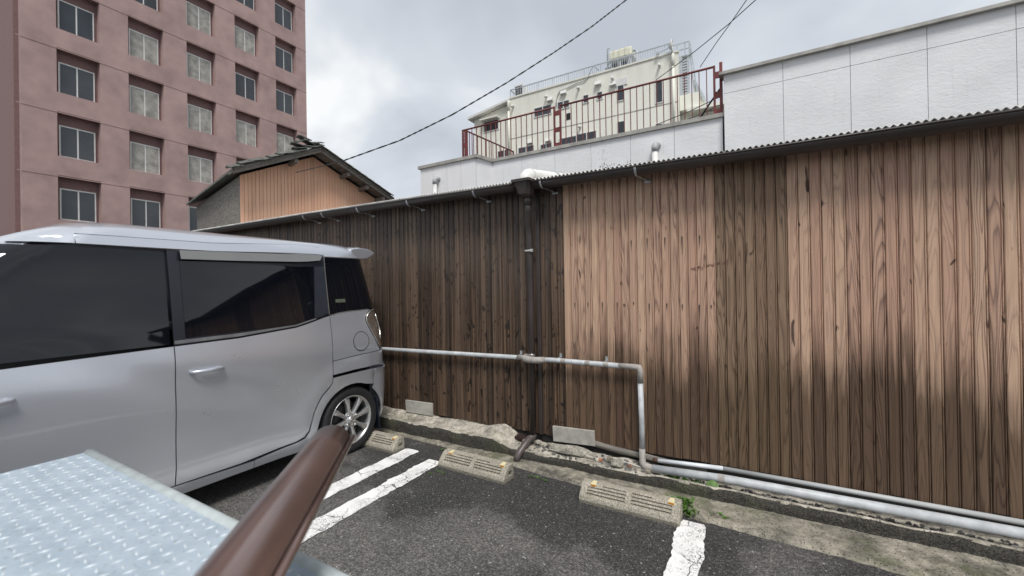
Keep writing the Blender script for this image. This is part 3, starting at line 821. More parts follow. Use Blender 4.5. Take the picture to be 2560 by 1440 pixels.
# ------------------------------------------------------------------ the car
HWm = .7375; XC = -2.96 - HWm
VT = [(.15,.68),(.22,.705),(.35,.724),(.52,.724),(.70,.733),(.88,.7375),(.94,.7365),(1.0,.729),(1.12,.709),(1.20,.699),(1.45,.661),(1.55,.645),(1.63,.631),(1.668,.622),(1.70,.610),(1.735,.591),(1.765,.560),(1.788,.515),(1.808,.44),(1.826,.30),(1.835,.0)]
YRT = [(.15,2.78),(.25,2.835),(.50,2.855),(.68,2.85),(.70,2.835),(.86,2.81),(1.05,2.79),(1.21,2.755),(1.45,2.715),(1.66,2.675),(1.72,2.67),(1.835,2.60)]
YFT = [(.15,-.47),(.3,-.53),(.6,-.53),(.80,-.50),(.93,-.40),(1.0,-.22),(1.1,-.10),(1.6,.36),(1.70,.55),(1.835,.85)]
def XSf(y, z, inset=0):
    v = table(z, VT); r_ = .17; ye = table(z, YRT); ys = table(z, YFT)
    t = max(0, (y-(ye-r_))/r_); t = min(t, 1); v -= r_*(1-math.sqrt(1-t*t))
    t = min(1, max(0, ((ys+.25)-y)/.25)); v -= .22*(1-math.sqrt(1-t*t))
    # crease and swell over the rear wheel
    d_ = math.hypot(y-2.395, z-.253)
    if y < 2.6: v += .014*math.exp(-((d_-.47)/.085)**2)
    v -= .010*math.exp(-((z-.60+(y-1.9)*.35)/.10)**2)*sstep(2.25, 1.95, y)*sstep(.2, .9, y)
    return XC + v - inset
def sp(px, py):
    d = ray(px, py); best = None; prev = None
    for k in range(260):
        X = -2.93 - k*.0022; p = CAM + d*(X/d.x)
        if p.y > table(min(p.z, 1.765), YRT): gap = 1
        else: gap = X - XSf(p.y, min(p.z, 1.765))
        if best is None or gap < best[0]: best = (gap, p)
        if gap <= 0:
            if prev and prev[0] < 1: p = p.lerp(prev[1], gap/(gap-prev[0]))
            best = (0, p); break
        prev = (gap, p)
    p = best[1]; z = min(p.z, 1.765)
    return (min(p.y, table(z, YRT)-.006), z)
P5 = lambda a, b_: sp(740+a/6, 580+b_/6)
P6 = lambda a, b_: sp(740+a/6, 760+b_/6)
P7 = lambda a, b_: sp(740+a/6, 940+b_/6)
def RE(z): return (table(z, YRT)-.004, z)
car = thing('parked_car', (XC, 1.15, 0), 'silver tall small car with tinted windows reversed up to the wall', 'car')
side_parts = []
def panel(name, outl, mat, off=0., thick=.014, res=.035, parent=None, mirror=True, bow=None):
    pts = []
    n = len(outl)
    for i in range(n):
        a = Vector(outl[i]); b_ = Vector(outl[(i+1) % n]); k = max(1, int((b_-a).length/res))
        for j in range(k): pts.append(a.lerp(b_, j/k))
    nb = len(pts); y0 = min(p.x for p in pts); y1 = max(p.x for p in pts); z0 = min(p.y for p in pts); z1 = max(p.y for p in pts)
    inner = []
    def inside(p):
        c = False; j = nb-1
        for i in range(nb):
            a, b_ = pts[i], pts[j]
            if (a.y > p.y) != (b_.y > p.y) and p.x < (b_.x-a.x)*(p.y-a.y)/(b_.y-a.y)+a.x: c = not c
            j = i
        return c
    yy = y0 + res/2
    while yy < y1:
        zz = z0 + res/2
        while zz < z1:
            p = Vector((yy, zz))
            if min((p-q_).length for q_ in pts) > res*.5 and inside(p): inner.append(p)
            zz += res
        yy += res
    vv, ee, ff, *_ = delaunay_2d_cdt(pts+inner, [], [list(range(nb))], 1, 1e-5)
    q = MB()
    V = [(XSf(p.x, p.y) + off + (bow(p.x, p.y) if bow else 0), p.x, p.y) for p in vv]
    q.add(V, [tuple(f) for f in ff], True)
    # returned edge
    rim = [(XSf(p.x, p.y)+off+(bow(p.x, p.y) if bow else 0), p.x, p.y) for p in pts]; rim2 = [(x-thick, y, z) for x, y, z in rim]
    q.add(rim+rim2, [(i, (i+1)%nb, nb+(i+1)%nb, nb+i) for i in range(nb)])
    o = q.build(name, mat, parent or car)
    if mirror: side_parts.append(o)
    return o
# shell: inner body, roof and ends
q = MB(); ZL = [.16,.3,.5,.7,.9,1.05,1.16,1.22,1.4,1.6,1.66,1.69,1.715,1.74,1.765,1.777,1.788,1.799,1.808,1.818,1.826,1.831,1.835]; NU = 60
def shell_pt(u, z, side):
    ys, ye = table(z, YFT), table(z, YRT); y = lerp(u, ys, ye-.004)
    ins = .20 if z < 1.17 else .022 if z < 1.67 else .010 if z < 1.69 else .0
    if u > .985 or u < .012: ins = 0
    v = XSf(y, z) - XC - ins; v = max(v, 0.02 if z < 1.835 else 0)
    return (XC + side*v, y, z)
us = [0,.012,.03,.06,.1] + [.14+.8*i/34 for i in range(35)] + [.955,.965,.975,.984,.99,.995,1.0]
rings = []
for u in us:
    rings.append([shell_pt(u, z, 1) for z in ZL] + [shell_pt(u, z, -1) for z in ZL[-2::-1]])
n = len(rings[0])
q.add([v for r_ in rings for v in r_], [(i*n+k, i*n+k+1, (i+1)*n+k+1, (i+1)*n+k) for i in range(len(rings)-1) for k in range(n-1)] , True)
m_ = len(ZL)
for i in (0, len(rings)-1):
    r_ = rings[i]; q.add(r_, [(k, k+1, n-2-k, n-1-k) for k in range(m_-1) if n-2-k > k+1 or True][:m_-1])
sh = q.build('body', mCar, car)
sh.data.materials.append(mTrim)
for p in sh.data.polygons:
    if abs(p.normal.x) > .55 and p.center.z < 1.67: p.material_index = 1
    if p.center.z < .2: p.material_index = 1
q = MB(); q.box((XC-.60, -.45, .17), (XC+.60, 2.70, .30)); q.build('underbody', mTrim, car)

Yd = 1.14       # seam between the doors, ahead of the photograph's edge
panel('quarter_panel', [P6(512,172),P6(620,138),P6(760,113),P6(900,98),P6(1075,78),P6(1100,84),P6(1066,130),P6(1034,195),P6(1042,262),P6(1090,355),P6(1140,450),P6(1200,560),P6(1245,655),P6(1250,686),P6(1080,728),P6(900,768),P6(730,810),P6(562,852),P6(556,700),P6(552,560),P6(535,360)], mCar)
panel('quarter_lower_panel', [P6(564,862),P6(730,820),P6(900,778),P6(1080,738),P6(1252,696),RE(.835),RE(.78),RE(.725),P6(1305,888),P6(1250,898),P6(900,978),P6(568,1064)], mCar)
arch = [P7(1290,420),P7(1250,300),P7(1190,160),P7(1100,85),P7(960,52),P7(800,82),P7(650,160),P7(500,290),P7(400,430),P7(330,600),P7(295,800)]
ac = (2.395, .253)
arch_ys = [(ac[0]+.335*math.cos(a), ac[1]+.345*math.sin(a)) for a in [R(k) for k in range(-14, 196, 9)]]
P_lip = [P6(568,1112),P6(760,1062),P6(950,1015),P6(1120,975),P6(1180,962)]
panel('wheel_arch_panel', P_lip + [P6(1156,1190)] + [p for p in arch_ys if p[0] < 2.56] + [(2.045,.17),(1.60,.17),(1.60,.225),P7(0,1012),P7(140,942),P7(206,845),P7(238,722),P7(280,562),P7(340,424),P7(410,294),P7(498,196),P7(552,116),P7(562,66)], mCar, bow=lambda y, z: .010*math.exp(-((math.hypot(y-ac[0], z-ac[1])-.36)/.03)**2))
panel('rear_bumper', [P6(1190,960),P6(1320,932),RE(.690),RE(.60),RE(.50),RE(.38),RE(.28),(2.79,.235),(2.74,.225)] + [p for p in arch_ys if p[0] > 2.575 and p[1] > .22] + [P6(1164,1190)], mCar, bow=lambda y, z: .008*math.exp(-((z-.69)/.02)**2))
z_b = P6(0,356)[1]
door_out = [P6(500,182),P6(430,207),P6(300,255),P6(150,310),P6(0,358),(1.5,z_b-.035),(Yd,z_b-.045),(Yd,.6),(Yd,.245),(1.5,.24),P7(0,985),P7(125,915),P7(190,822),P7(222,716),P7(262,556),P7(322,416),P7(392,286),P7(482,186),P7(538,108),P7(550,60),P6(553,1000),P6(547,860),P6(541,600),P6(522,360)]
panel('sliding_door', door_out, mCar)
# glass area
panel('door_window_surround', [P5(418,372),P5(440,560),P5(470,900),P5(498,1236),P5(400,1275),P5(300,1312),P5(150,1375),P5(0,1428),(1.5,z_b-.03),(Yd,z_b-.04),(Yd,1.655),P5(0,322),P5(360,342),P5(392,356)], mTrim, off=-.006)
panel('door_glass', [P5(0,522),P5(266,522),P5(272,900),P5(279,1288),P5(150,1335),P5(0,1385),(1.5,z_b+.01),(1.2,z_b),(1.2,1.60)], mGlass, off=-.003, thick=.004)
panel('pillar_cover', [P5(284,525),P5(430,520),P5(455,760),P5(492,1215),P5(400,1262),P5(330,1285),P5(290,1285)], mPillar, off=-.002, thick=.005)
panel('window_seal', [P5(0,1392),P5(150,1342),P5(300,1294),P5(306,1306),P5(150,1362),P5(0,1412),(1.5,z_b-.022),(Yd,z_b-.032),(Yd,z_b-.012),(1.5,z_b-.002)], mSeal, off=.004, thick=.008)
panel('rain_visor', [P5(0,338),P5(200,345),P5(352,354),P5(372,366),P5(360,400),P5(342,428),P5(150,444),P5(0,448),(1.5,1.605),(1.2,1.60),(1.2,1.655)], mVisor, off=.014, thick=.004, bow=lambda y, z: .010*max(0, (1.66-z)/.06))
panel('quarter_glass', [P5(424,382),P5(640,392),P5(1034,408),P5(1060,520),P5(1110,790),P5(1160,1138),P5(1080,1150),P5(920,1164),P5(760,1184),P5(620,1212),P5(512,1242),P5(486,980),P5(455,640)], mGlass, off=-.002, thick=.006)
panel('window_strip', [P5(413,372),P5(422,374),P5(438,560),P5(468,860),P5(506,1238),P5(498,1240),P5(460,860),P5(430,560)], mChrome, off=.001, thick=.004)
panel('roof_side_panel', [P5(422,368),P5(740,384),P5(1042,398),P5(1022,330),P5(992,268),(2.58,1.735),(2.52,1.755),(2.40,1.762),(2.2,1.764),(1.9,1.764),(1.4,1.764),(.80,1.760),(.75,1.715),(1.4,1.722),P5(0,177),P5(200,186),P5(290,206),P5(352,248),P5(392,303),P5(414,352)], mCar, off=.003)
panel('door_frame_top', [P5(0,185),P5(195,193),P5(282,213),P5(340,254),P5(382,309),P5(402,352),P5(384,345),P5(340,334),P5(0,314),(1.4,1.665),(.75,1.66),(.75,1.71),(1.4,1.717)], mCar, off=.002)
panel('belt_lip', [P6(512,166),P6(620,132),P6(760,107),P6(900,92),P6(1075,72),P6(1075,79),P6(900,99),P6(760,114),P6(620,139),P6(512,174)], mChrome, off=.003, thick=.005, res=.02)
# tail lamp
lampo = [P6(1112,94),P6(1150,80),P6(1180,78),RE(1.205),RE(1.13),RE(1.05),RE(.97),RE(.90),P6(1262,662),P6(1205,548),P6(1145,438),P6(1100,350),P6(1054,268),P6(1046,200),P6(1074,142)]
lamp = panel('tail_lamp', lampo, mLamp, off=.008, thick=.02, res=.02)
q = MB(); pth = [Vector((XSf(y, z)+.010, y, z)) for y, z in [lampo[i] for i in (8,9,10,11,12,13,14,0,1,2)]]
q.tube(pth, .0055, 8); tr = q.build('lamp_trim', mChrome, lamp)
q = MB(); pth = [Vector((XSf(y, z)+.009, y, z)) for y, z in [P6(1205,150),P6(1212,230),P6(1240,310),P6(1250,370),P6(1250,440),P6(1252,520)]]
q.tube(pth, .006, 8); q.tube([Vector((XSf(*P6(1190,330))+.009, *P6(1190,330))), Vector((XSf(*P6(1245,318))+.009, *P6(1245,318)))], .004, 6)
q.build('lamp_bulb_strip', mChrome, lamp)
# fuel flap
fc = P6(980,555); fe = P6(1090,550); ft = P6(985,408); ry_, rz_ = fe[0]-fc[0], ft[1]-fc[1]
rr = (ry_+rz_)/2
fo = [(fc[0]+rr*math.cos(a), fc[1]+rr*math.sin(a)) for a in [k*math.pi/20 for k in range(40)]]
ffl = panel('fuel_flap', fo, mCar, off=.002, thick=.002, res=.012)
q = MB(); q.tube([Vector((XSf(y, z)+.0015, y, z)) for y, z in fo+fo[:1]], .0028, 6, False); q.build('flap_gap', mTrim, ffl)
# window sticker
st = [P5(592,1008),P5(738,1002),P5(740,1052),P5(594,1058)]
panel('window_sticker', st, simple('pale_green_label', (.10,.12,.085), .5, var=.3, scale=90), off=.0008, thick=.001, mirror=False)
# spoiler
q = MB(); prof = [(2.50,1.762),(2.53,1.776),(2.60,1.786),(2.68,1.780),(2.725,1.769),(2.762,1.747),(2.727,1.712),(2.672,1.688),(2.60,1.682),(2.54,1.682)]
def sprof(k, side):
    hw = [.598,.588,.55,.42,.2][k]; dz = [-.010,-.001,.006,.016,.022][k]; dy = [-.0,.02,.035,.05,.06][k]
    return [(XC+side*hw, y+(dy if y > 2.6 else 0), z+(dz if z > 1.73 else 0)) for y, z in prof]
rings = [sprof(k, 1) for k in range(5)] + [sprof(k, -1) for k in range(4, -1, -1)]
n = len(prof)
q.add([v for r_ in rings for v in r_], [(i*n+k, i*n+(k+1)%n, (i+1)*n+(k+1)%n, (i+1)*n+k) for i in range(len(rings)-1) for k in range(n)] + [tuple(range(n)), tuple((len(rings)-1)*n+k for k in range(n))])
q.build('roof_spoiler', mCar, car, bevel=.004)
# front half, outside the photograph
panel('front_door', [(Yd-.006,z_b-.045),(.22,1.04),(.20,.75),(.26,.50),(.33,.25),(Yd-.006,.245)], mCar)
panel('front_door_glass', [(Yd-.02,1.64),(Yd-.02,z_b-.03),(.05,1.07),(.50,1.64)], mGlass, off=-.002, thick=.006)
farch = [(-.035+.335*math.cos(R(k)), .253+.345*math.sin(R(k))) for k in range(-14, 196, 10)]
panel('front_wing', [(.213,1.035),(-.10,.99),(-.36,.93),(-.45,.80),(-.47,.50),(-.45,.25)] + [p for p in farch[::-1]] + [(.325,.25),(.254,.50),(.194,.75)], mCar)
for yh, par in ((1.30, 'h'), (.42, 'h')):
    q = MB(); zc = .905; xh = XSf(yh, zc)
    q.tube([(xh-.004, yh-.09, zc), (xh+.022, yh-.075, zc), (xh+.030, yh, zc), (xh+.022, yh+.075, zc), (xh-.004, yh+.09, zc)], [.010,.013,.014,.013,.010], 12); q.build('door_handle', mCar, car)
panel('sill', [(1.595,.222),(1.595,.17),(.33,.17),(.33,.24),(Yd,.237)], mCar)
panel('roof_rail_front', [(.745,1.738),(.745,1.66),(.52,1.655),(.60,1.715)], mCar, off=.002)
# rear window, plate panel and far lamp band on the tailgate
def rear_quad(name, hw0, hw1, z0, z1, mat, off):
    b_ = MB()
    def fn(u, v):
        z = lerp(v, z0, z1); hw = lerp(v, hw0, hw1)
        return (XC + lerp(u, -hw, hw), table(z, YRT)+off, z)
    b_.grid(fn, 8, 6); return b_.build(name, mat, car)
rear_quad('rear_window', .50, .44, 1.22, 1.62, mGlass, .004)
rear_quad('number_plate', .165, .165, .80, .965, mAlu, .012)
b_ = MB(); b_.grid(lambda u, v: (XC+lerp(u, -.58, .58)*(1-.12*v), table(lerp(v,1.06,1.58), YFT)-.006, lerp(v,1.06,1.58)), 8, 6); b_.build('windscreen', mGlass, car)
for sx in (1, -1):
    b_ = MB(); b_.grid(lambda u, v: (XC+sx*lerp(u,.33,.58), table(lerp(v,.68,.84), YFT)+.0 - .012 + .03*u*u, lerp(v,.68,.84)), 6, 4); b_.build('headlight', mLamp, car)
# wheels
def wheel(yc, side_x):
    w = thing_part('wheel', car, Vector((side_x, yc, .283)) - car.location)
    b_ = MB(); Rt, Rr = .283, .203
    b_.lathe([(-.15,Rr),(-.152,.25),(-.138,.272),(-.10,.282),(-.05,.2835),(-.018,.279),(-.004,.266),(.0,.25),(-.003,.225),(-.010,.208),(-.014,Rr-.002)], (0,0,0), 'X', 64)
    for k in range(64):      # tread blocks on the shoulder
        a = 2*math.pi*k/64
        c_a, s_a = math.cos(a), math.sin(a); c2, s2 = math.cos(a+.055), math.sin(a+.055)
        b_.hexa([(-.14,c_a*.270,s_a*.270),(-.02,c_a*.272,s_a*.272),(-.02,c2*.272,s2*.272),(-.14,c2*.270,s2*.270),(-.135,c_a*.2855,s_a*.2855),(-.035,c_a*.2855,s_a*.2855),(-.035,c2*.2855,s2*.2855),(-.135,c2*.2855,s2*.2855)])
    b_.build('tyre', mTyre, w, origin=(0,0,0))
    rm = MB(); rm.lathe([(-.14,.196),(-.06,.188),(-.022,.190),(-.010,.200),(-.006,.205),(-.010,.209),(-.016,.207)], (0,0,0), 'X', 64)
    rim = rm.build('rim', mRim, w, origin=(0,0,0))
    for k in range(8):
        a = 2*math.pi*k/8 + .20
        ca, sa = math.cos(a), math.sin(a); t_ = Vector((0, -sa, ca)); r_ = Vector((0, ca, sa)); ex = Vector((1,0,0))
        s_m = MB(); secs = [(.035,.022,-.024),(.085,.015,-.020),(.130,.017,-.016),(.168,.024,-.016),(.193,.028,-.020)]
        vs = []
        for (rad, hw, dx) in secs:
            c = r_*rad + ex*dx
            vs += [c - t_*hw - ex*.03, c - t_*hw*.92, c - t_*hw*.25 + ex*.006, c + t_*hw*.25 + ex*.006, c + t_*hw*.92, c + t_*hw - ex*.03]
        fs = [(i*6+j, i*6+(j+1)%6, (i+1)*6+(j+1)%6, (i+1)*6+j) for i in range(4) for j in range(6)]
        s_m.add(vs, fs + [tuple(range(6)), tuple(24+j for j in range(6))]); s_m.build('spoke', mRim, w, bevel=.002, origin=(0,0,0))
    hb = MB(); hb.lathe([(-.05,.055),(-.022,.055),(-.012,.040),(-.010,.034),(-.006,.033),(-.003,.028),(-.002,.0)], (0,0,0), 'X', 32); hub = hb.build('hub', mRim, w, origin=(0,0,0))
    for k in range(4):
        a = 2*math.pi*k/4 + .62; c = Vector((-.012, .056*math.cos(a), .056*math.sin(a)))
        nn = MB(); nn.lathe([(-.02,.017),(-.008,.017),(-.004,.016),(-.006,.0125),(-.018,.012)], c, 'X', 18); nn.build('nut_recess', mSteelG, w, origin=(0,0,0))
        nn = MB(); nn.lathe([(-.02,.010),(.004,.0095),(.010,.006),(.011,0)], c, 'X', 10); nn.build('wheel_nut', mChrome, w, origin=(0,0,0))
    # hub emblem: oval ring crossed by a bar
    em = MB(); em.tube([(.001, .021*math.cos(a), .016*math.sin(a)) for a in [k*math.pi/12 for k in range(25)]], .0022, 8, False); em.box((-.001,-.027,-.0035), (.003,.027,.0035))
    em.build('emblem', mChrome, w, origin=(0,0,0))
    dk = MB(); dk.lathe([(-.075,.055),(-.070,.150),(-.085,.150),(-.09,.0)], (0,0,0), 'X', 40); dk.build('brake_drum', mSteelD, w, origin=(0,0,0))
    return w
mSteelD = simple('dark_brake_steel', (.035,.034,.034), .5, .4)
w1 = wheel(2.395, -2.975)
def copy_wheel(yc, mirror):
    w = w1.copy(); COL.objects.link(w); w.parent = car
    w.location = Vector(((2*XC+2.975) if mirror else -2.975, yc, .283)) - car.location
    if mirror: w.scale.x = -1
    for c in list(w1.children):
        k = c.copy(); COL.objects.link(k); k.parent = w
copy_wheel(-.035, False); copy_wheel(2.395, True); copy_wheel(-.035, True)
fl = MB(); fl.hexa([(-3.16,2.700,.115),(-2.985,2.700,.115),(-2.985,2.712,.115),(-3.16,2.712,.115),(-3.16,2.655,.42),(-2.975,2.655,.42),(-2.975,2.667,.42),(-3.16,2.667,.42)])
fl.build('mudflap', mFlap, car)
for o in side_parts:             # the far side mirrors the near one
    c = copy_obj(o, o.parent); c.scale.x = -1
    for k in o.children: copy_obj(k, c)

# ------------------------------------------------------------------ truck bed and spare gutter in front of the camera
ZB = .80
E0 = at_z(740, 1371, ZB); E1 = at_z(895, 1440, ZB)
ye = (E0.y+E1.y)/2
tb = thing('flatbed_truck', (-1.35, ye-1.0, 0), 'pale blue grey flatbed with checker plate floor, rear edge only in view', 'truck')
bx0, bx1, by0 = -2.15, -.62, ye-1.9
q = MB(); q.box((bx0, by0, ZB-.05), (bx1, ye-.03, ZB)); q.build('bed_floor', mCheck, tb)
q = MB(); q.tube([(bx0, ye-.020, ZB-.012), (bx1, ye-.020, ZB-.012)], .020, 12); q.box((bx0, ye-.030, ZB-.11), (bx1, ye-.006, ZB-.012)); q.build('rear_edge', mPlateG if False else simple('pale_grey_edge_paint', (.42,.46,.46), .5, var=.15, scale=20), tb)
q = MB()
nx, ny = 46, 26
for i_ in range(nx):
    for j_ in range(ny):
        cx = bx0+.02 + i_*.033; cy = ye-.055 - j_*.033
        if cx > bx1-.02: continue
        a = R(45) if (i_+j_) % 2 else R(-45)
        a += R(30); dx, dy = math.cos(a)*.0125, math.sin(a)*.0125; wx, wy = -math.sin(a)*.0032, math.cos(a)*.0032
        q.add([(cx-dx,cy-dy,ZB),(cx+wx,cy+wy,ZB),(cx+dx,cy+dy,ZB),(cx-wx,cy-wy,ZB),(cx,cy,ZB+.0032)], [(0,1,4),(1,2,4),(2,3,4),(3,0,4)], True)
tag(q.build('tread_pattern', simple('rubbed_bare_tread', (.62,.68,.72), .4, .2, var=.2, scale=30), tb), kind='stuff')
q = MB()
for x in (bx0+.25, bx1-.30): q.box((x, by0-1.6, ZB-.20), (x+.07, ye-.15, ZB-.05))
q.build('chassis_rail', mTrim, tb)
q = MB(); q.box((bx0+.05, by0-1.35, .35), (bx1-.05, by0-.08, 1.75)); q.build('cab', mCheck, tb, bevel=.08)
for yy in (by0-1.0, ye-.75):
    for x in (bx0+.06, bx1-.21):
        q = MB(); q.lathe([(0,.0),(0,.17),(-.0,.26),(.03,.28),(.12,.28),(.15,.26),(.15,.0)], (x, yy, .28), 'X', 32); q.build('wheel', mTyre, tb)
# batten and upturned gutter length lying on it
axd = (rt*(1043-1280) + dn*(788-720) + fwd*FPX).normalized()
gd = 1.25
ge = at_d(828, 1112, gd)          # middle of the far end, between the rims
Rg = .047*gd/1.0
gs = thing('spare_gutter', ge, 'glossy brown half-round gutter length lying upturned, pointing at the car wheel', 'gutter')
side = axd.cross(Vector((0,0,1))).normalized(); upv = side.cross(axd).normalized()
tilt = R(20)
s2_ = side*math.cos(tilt)+upv*math.sin(tilt); u2_ = upv*math.cos(tilt)-side*math.sin(tilt)
q = MB()
q.grid(lambda u, v: ge - axd*(u*1.15) + (s2_*math.cos(math.pi*v) + u2_*math.sin(math.pi*v))*Rg, 8, 28)
go = q.build('channel', mGutter2, gs); sm = go.modifiers.new('thick', 'SOLIDIFY'); sm.thickness = .0025
q = MB()
for s3 in (1, -1): q.tube([ge + s2_*s3*(Rg+.006)-u2_*.004, ge - axd*1.15 + s2_*s3*(Rg+.006)-u2_*.004], .0072, 12)
q.build('rim', mGutter2, gs)
bz0 = ge.z - Rg*.4
pb = ge - axd*.85
q = MB(); q.box((pb.x-.35, pb.y-.03, ZB+.001), (pb.x+.12, pb.y+.03, pb.z - .03)); 
tag(q.build('timber_batten', mOldwood, bevel=.003), 'grey timber block on the truck bed propping the upturned gutter', 'timber')

# ------------------------------------------------------------------ gable house behind the shed (set askew)
GP0 = at_y(740, 450, 6.8)
gh_d = ray(2250, 709); gh_d.z = 0; gh_d.normalize()          # along the gable wall
gh_n = Vector((gh_d.y, -gh_d.x, 0))                          # out of the wall, towards us
def at_gable(px, py, out=0.):
    d = ray(px, py); t = ((GP0 + gh_n*out) - CAM).dot(gh_n)/d.dot(gh_n); p = CAM + d*t
    return (p-GP0).dot(gh_d), p.z
def gpt(s_, z, out=0.): v = GP0 + gh_d*s_ + gh_n*out; return Vector((v.x, v.y, z))
s_ap, z_ap = at_gable(803, 377, .54); s_ev, z_ev = at_gable(985, 503, .54)
pit = (z_ap-z_ev)/(s_ev-s_ap)
s_l = s_ap - (s_ev-s_ap)*.92
def gz(s_): return z_ap - abs(s_-s_ap)*pit
gh = thing('gabled_house', gpt(s_ap, 0, -3), 'old timber house with bleached board gable and mossy tiled roof', 'house')
sw0, sw1 = s_l+.25, s_ev-.10
DEP = 5.0
q = MB(); q.prism([gpt(sw0, 0, -.03), gpt(sw0, gz(sw0)-.05, -.03), gpt(s_ap, z_ap-.05, -.03), gpt(sw1, gz(sw1)-.05, -.03), gpt(sw1, 0, -.03)], -gh_n*DEP); q.build('wall', mOldwood, gh)
BW = at_gable(807.6, 480)[0] - at_gable(800, 480)[0]
s_ = sw0
while s_ < sw1-BW*.5:
    q = MB(); m_s = [s_+.003, s_+BW-.003]; zt_ = [gz(v)-.04 for v in m_s]; zs_ = [1.8] + [min(zt_) - dd for dd in (1.0, .8, .6, .4, .2, .0)]
    zs_ = [z for z in zs_ if z >= 1.8]
    vs, vg = [], []
    for kz, z in enumerate(zs_):
        top = kz == len(zs_)-1
        za, zb_ = (zt_[0], zt_[1]) if top else (z, z)
        vs += [gpt(m_s[0], za, -.028), gpt(m_s[0], za, 0), gpt(m_s[1], zb_, 0), gpt(m_s[1], zb_, -.028)]
    n = len(zs_)
    q.add(vs, [(4*i_+j, 4*i_+(j+1)%4, 4*i_+4+(j+1)%4, 4*i_+4+j) for i_ in range(n-1) for j in range(4)] + [(0,1,2,3), tuple(4*n-4+j for j in range(4))])
    o = q.build('board', mGable, gh)
    s_ += BW
def slab(name, s0, s1, o0, o1, dz0, dz1, mat):
    q = MB(); q.hexa([gpt(s0, gz(s0)+dz0, o0), gpt(s1, gz(s1)+dz0, o0), gpt(s1, gz(s1)+dz0, o1), gpt(s0, gz(s0)+dz0, o1), gpt(s0, gz(s0)+dz1, o0), gpt(s1, gz(s1)+dz1, o0), gpt(s1, gz(s1)+dz1, o1), gpt(s0, gz(s0)+dz1, o1)]); return q.build(name, mat, gh)
for s0, s1 in ((s_l, s_ap-.001), (s_ap+.001, s_ev)):
    slab('roof', s0, s1, .52, -DEP-.2, .075, .13, mTile)
    slab('barge_board', s0, s1, .54, .50, -.035, .072, mBarge)
    slab('soffit', s0, s1, .499, .002, .03, .06, mBarge)
    slab('rake_trim', s0, s1, .565, .542, .045, .10, mBarge)
for s_ in (lerp(.36, s_ap, s_ev), lerp(.62, s_ap, s_ev), lerp(.86, s_ap, s_ev), lerp(.3, s_ap, s_l)):
    q = MB(); z = gz(s_)-.03
    a, b_ = gpt(s_-.045, z-.11, .002), gpt(s_+.045, z-.11, .002)
    q.prism([a, b_, b_+Vector((0,0,.10)), a+Vector((0,0,.10))], gh_n*.48); q.build('purlin_end', mBarge, gh)
def tile(c, along, w=.30, l=.30, lift=.02):
    q = MB(); a = Vector(along).normalized(); s3 = gh_n; up_ = a.cross(s3).normalized(); up_ = up_ if up_.z > 0 else -up_
    q.grid(lambda u, v: Vector(c) + a*l*(u-.5) + s3*w*(v-.5) + up_*(.035*math.sin(math.pi*v*1.5) + lift*u), 3, 8)
    o = q.build('roof_tile', mTile, gh); s4 = o.modifiers.new('thick', 'SOLIDIFY'); s4.thickness = .02; return o
dnr = gh_d*1.0 + Vector((0,0,-pit)); dnl = -gh_d*1.0 + Vector((0,0,-pit))
s_ = s_ap + .10
while s_ < s_ev:
    tile(gpt(s_, gz(s_)+.15, .50), dnr, lift=.012); s_ += .21
s_ = s_ap - .10
while s_ > s_l:
    tile(gpt(s_, gz(s_)+.16+.02*math.sin(s_*9), .50), dnl, lift=.02); s_ -= .21
for (px, py, tl_) in ((790,358,.15),(770,356,-.5),(752,352,.45),(745,362,-.2),(772,366,.1),(760,346,-.35),(748,370,.2)):
    a, z = at_gable(px, py, .45); tile(gpt(a, z, .45), gh_d + Vector((0,0,tl_)), .34, .30, .03)

# ------------------------------------------------------------------ red tower block
tw = thing('tower_block', (-34, 12, 0), 'tall dusty red tower block at the left edge with recessed windows', 'building')
XT = -28.0; YT1 = onx_y = at_x(765, 172, XT).y
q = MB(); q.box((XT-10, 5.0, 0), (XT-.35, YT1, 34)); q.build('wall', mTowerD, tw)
q = MB()
fh = 3.0; zref = at_x(741, 292, XT).z     # sill of a recessed opening
zs = zref - fh*5
col_edges = [YT1, YT1-.95]
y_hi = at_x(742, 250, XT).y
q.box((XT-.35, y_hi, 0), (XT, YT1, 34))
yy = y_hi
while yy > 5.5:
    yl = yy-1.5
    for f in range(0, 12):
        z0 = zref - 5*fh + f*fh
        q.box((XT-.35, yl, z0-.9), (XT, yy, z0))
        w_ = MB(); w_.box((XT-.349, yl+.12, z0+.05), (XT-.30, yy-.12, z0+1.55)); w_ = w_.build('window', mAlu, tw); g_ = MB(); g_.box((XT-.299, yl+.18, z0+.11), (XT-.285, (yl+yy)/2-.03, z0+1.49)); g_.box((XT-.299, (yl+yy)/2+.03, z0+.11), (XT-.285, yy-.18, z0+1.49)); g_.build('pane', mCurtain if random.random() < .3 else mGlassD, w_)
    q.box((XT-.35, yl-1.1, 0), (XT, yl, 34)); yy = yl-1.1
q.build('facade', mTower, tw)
for f in range(0, 12):
    z0 = zref - 5*fh + f*fh - .95
    q = MB(); q.box((XT-.01, 5.0, z0-.02), (XT+.015, YT1+.01, z0+.02)); q.build('string_course', mTower, tw)

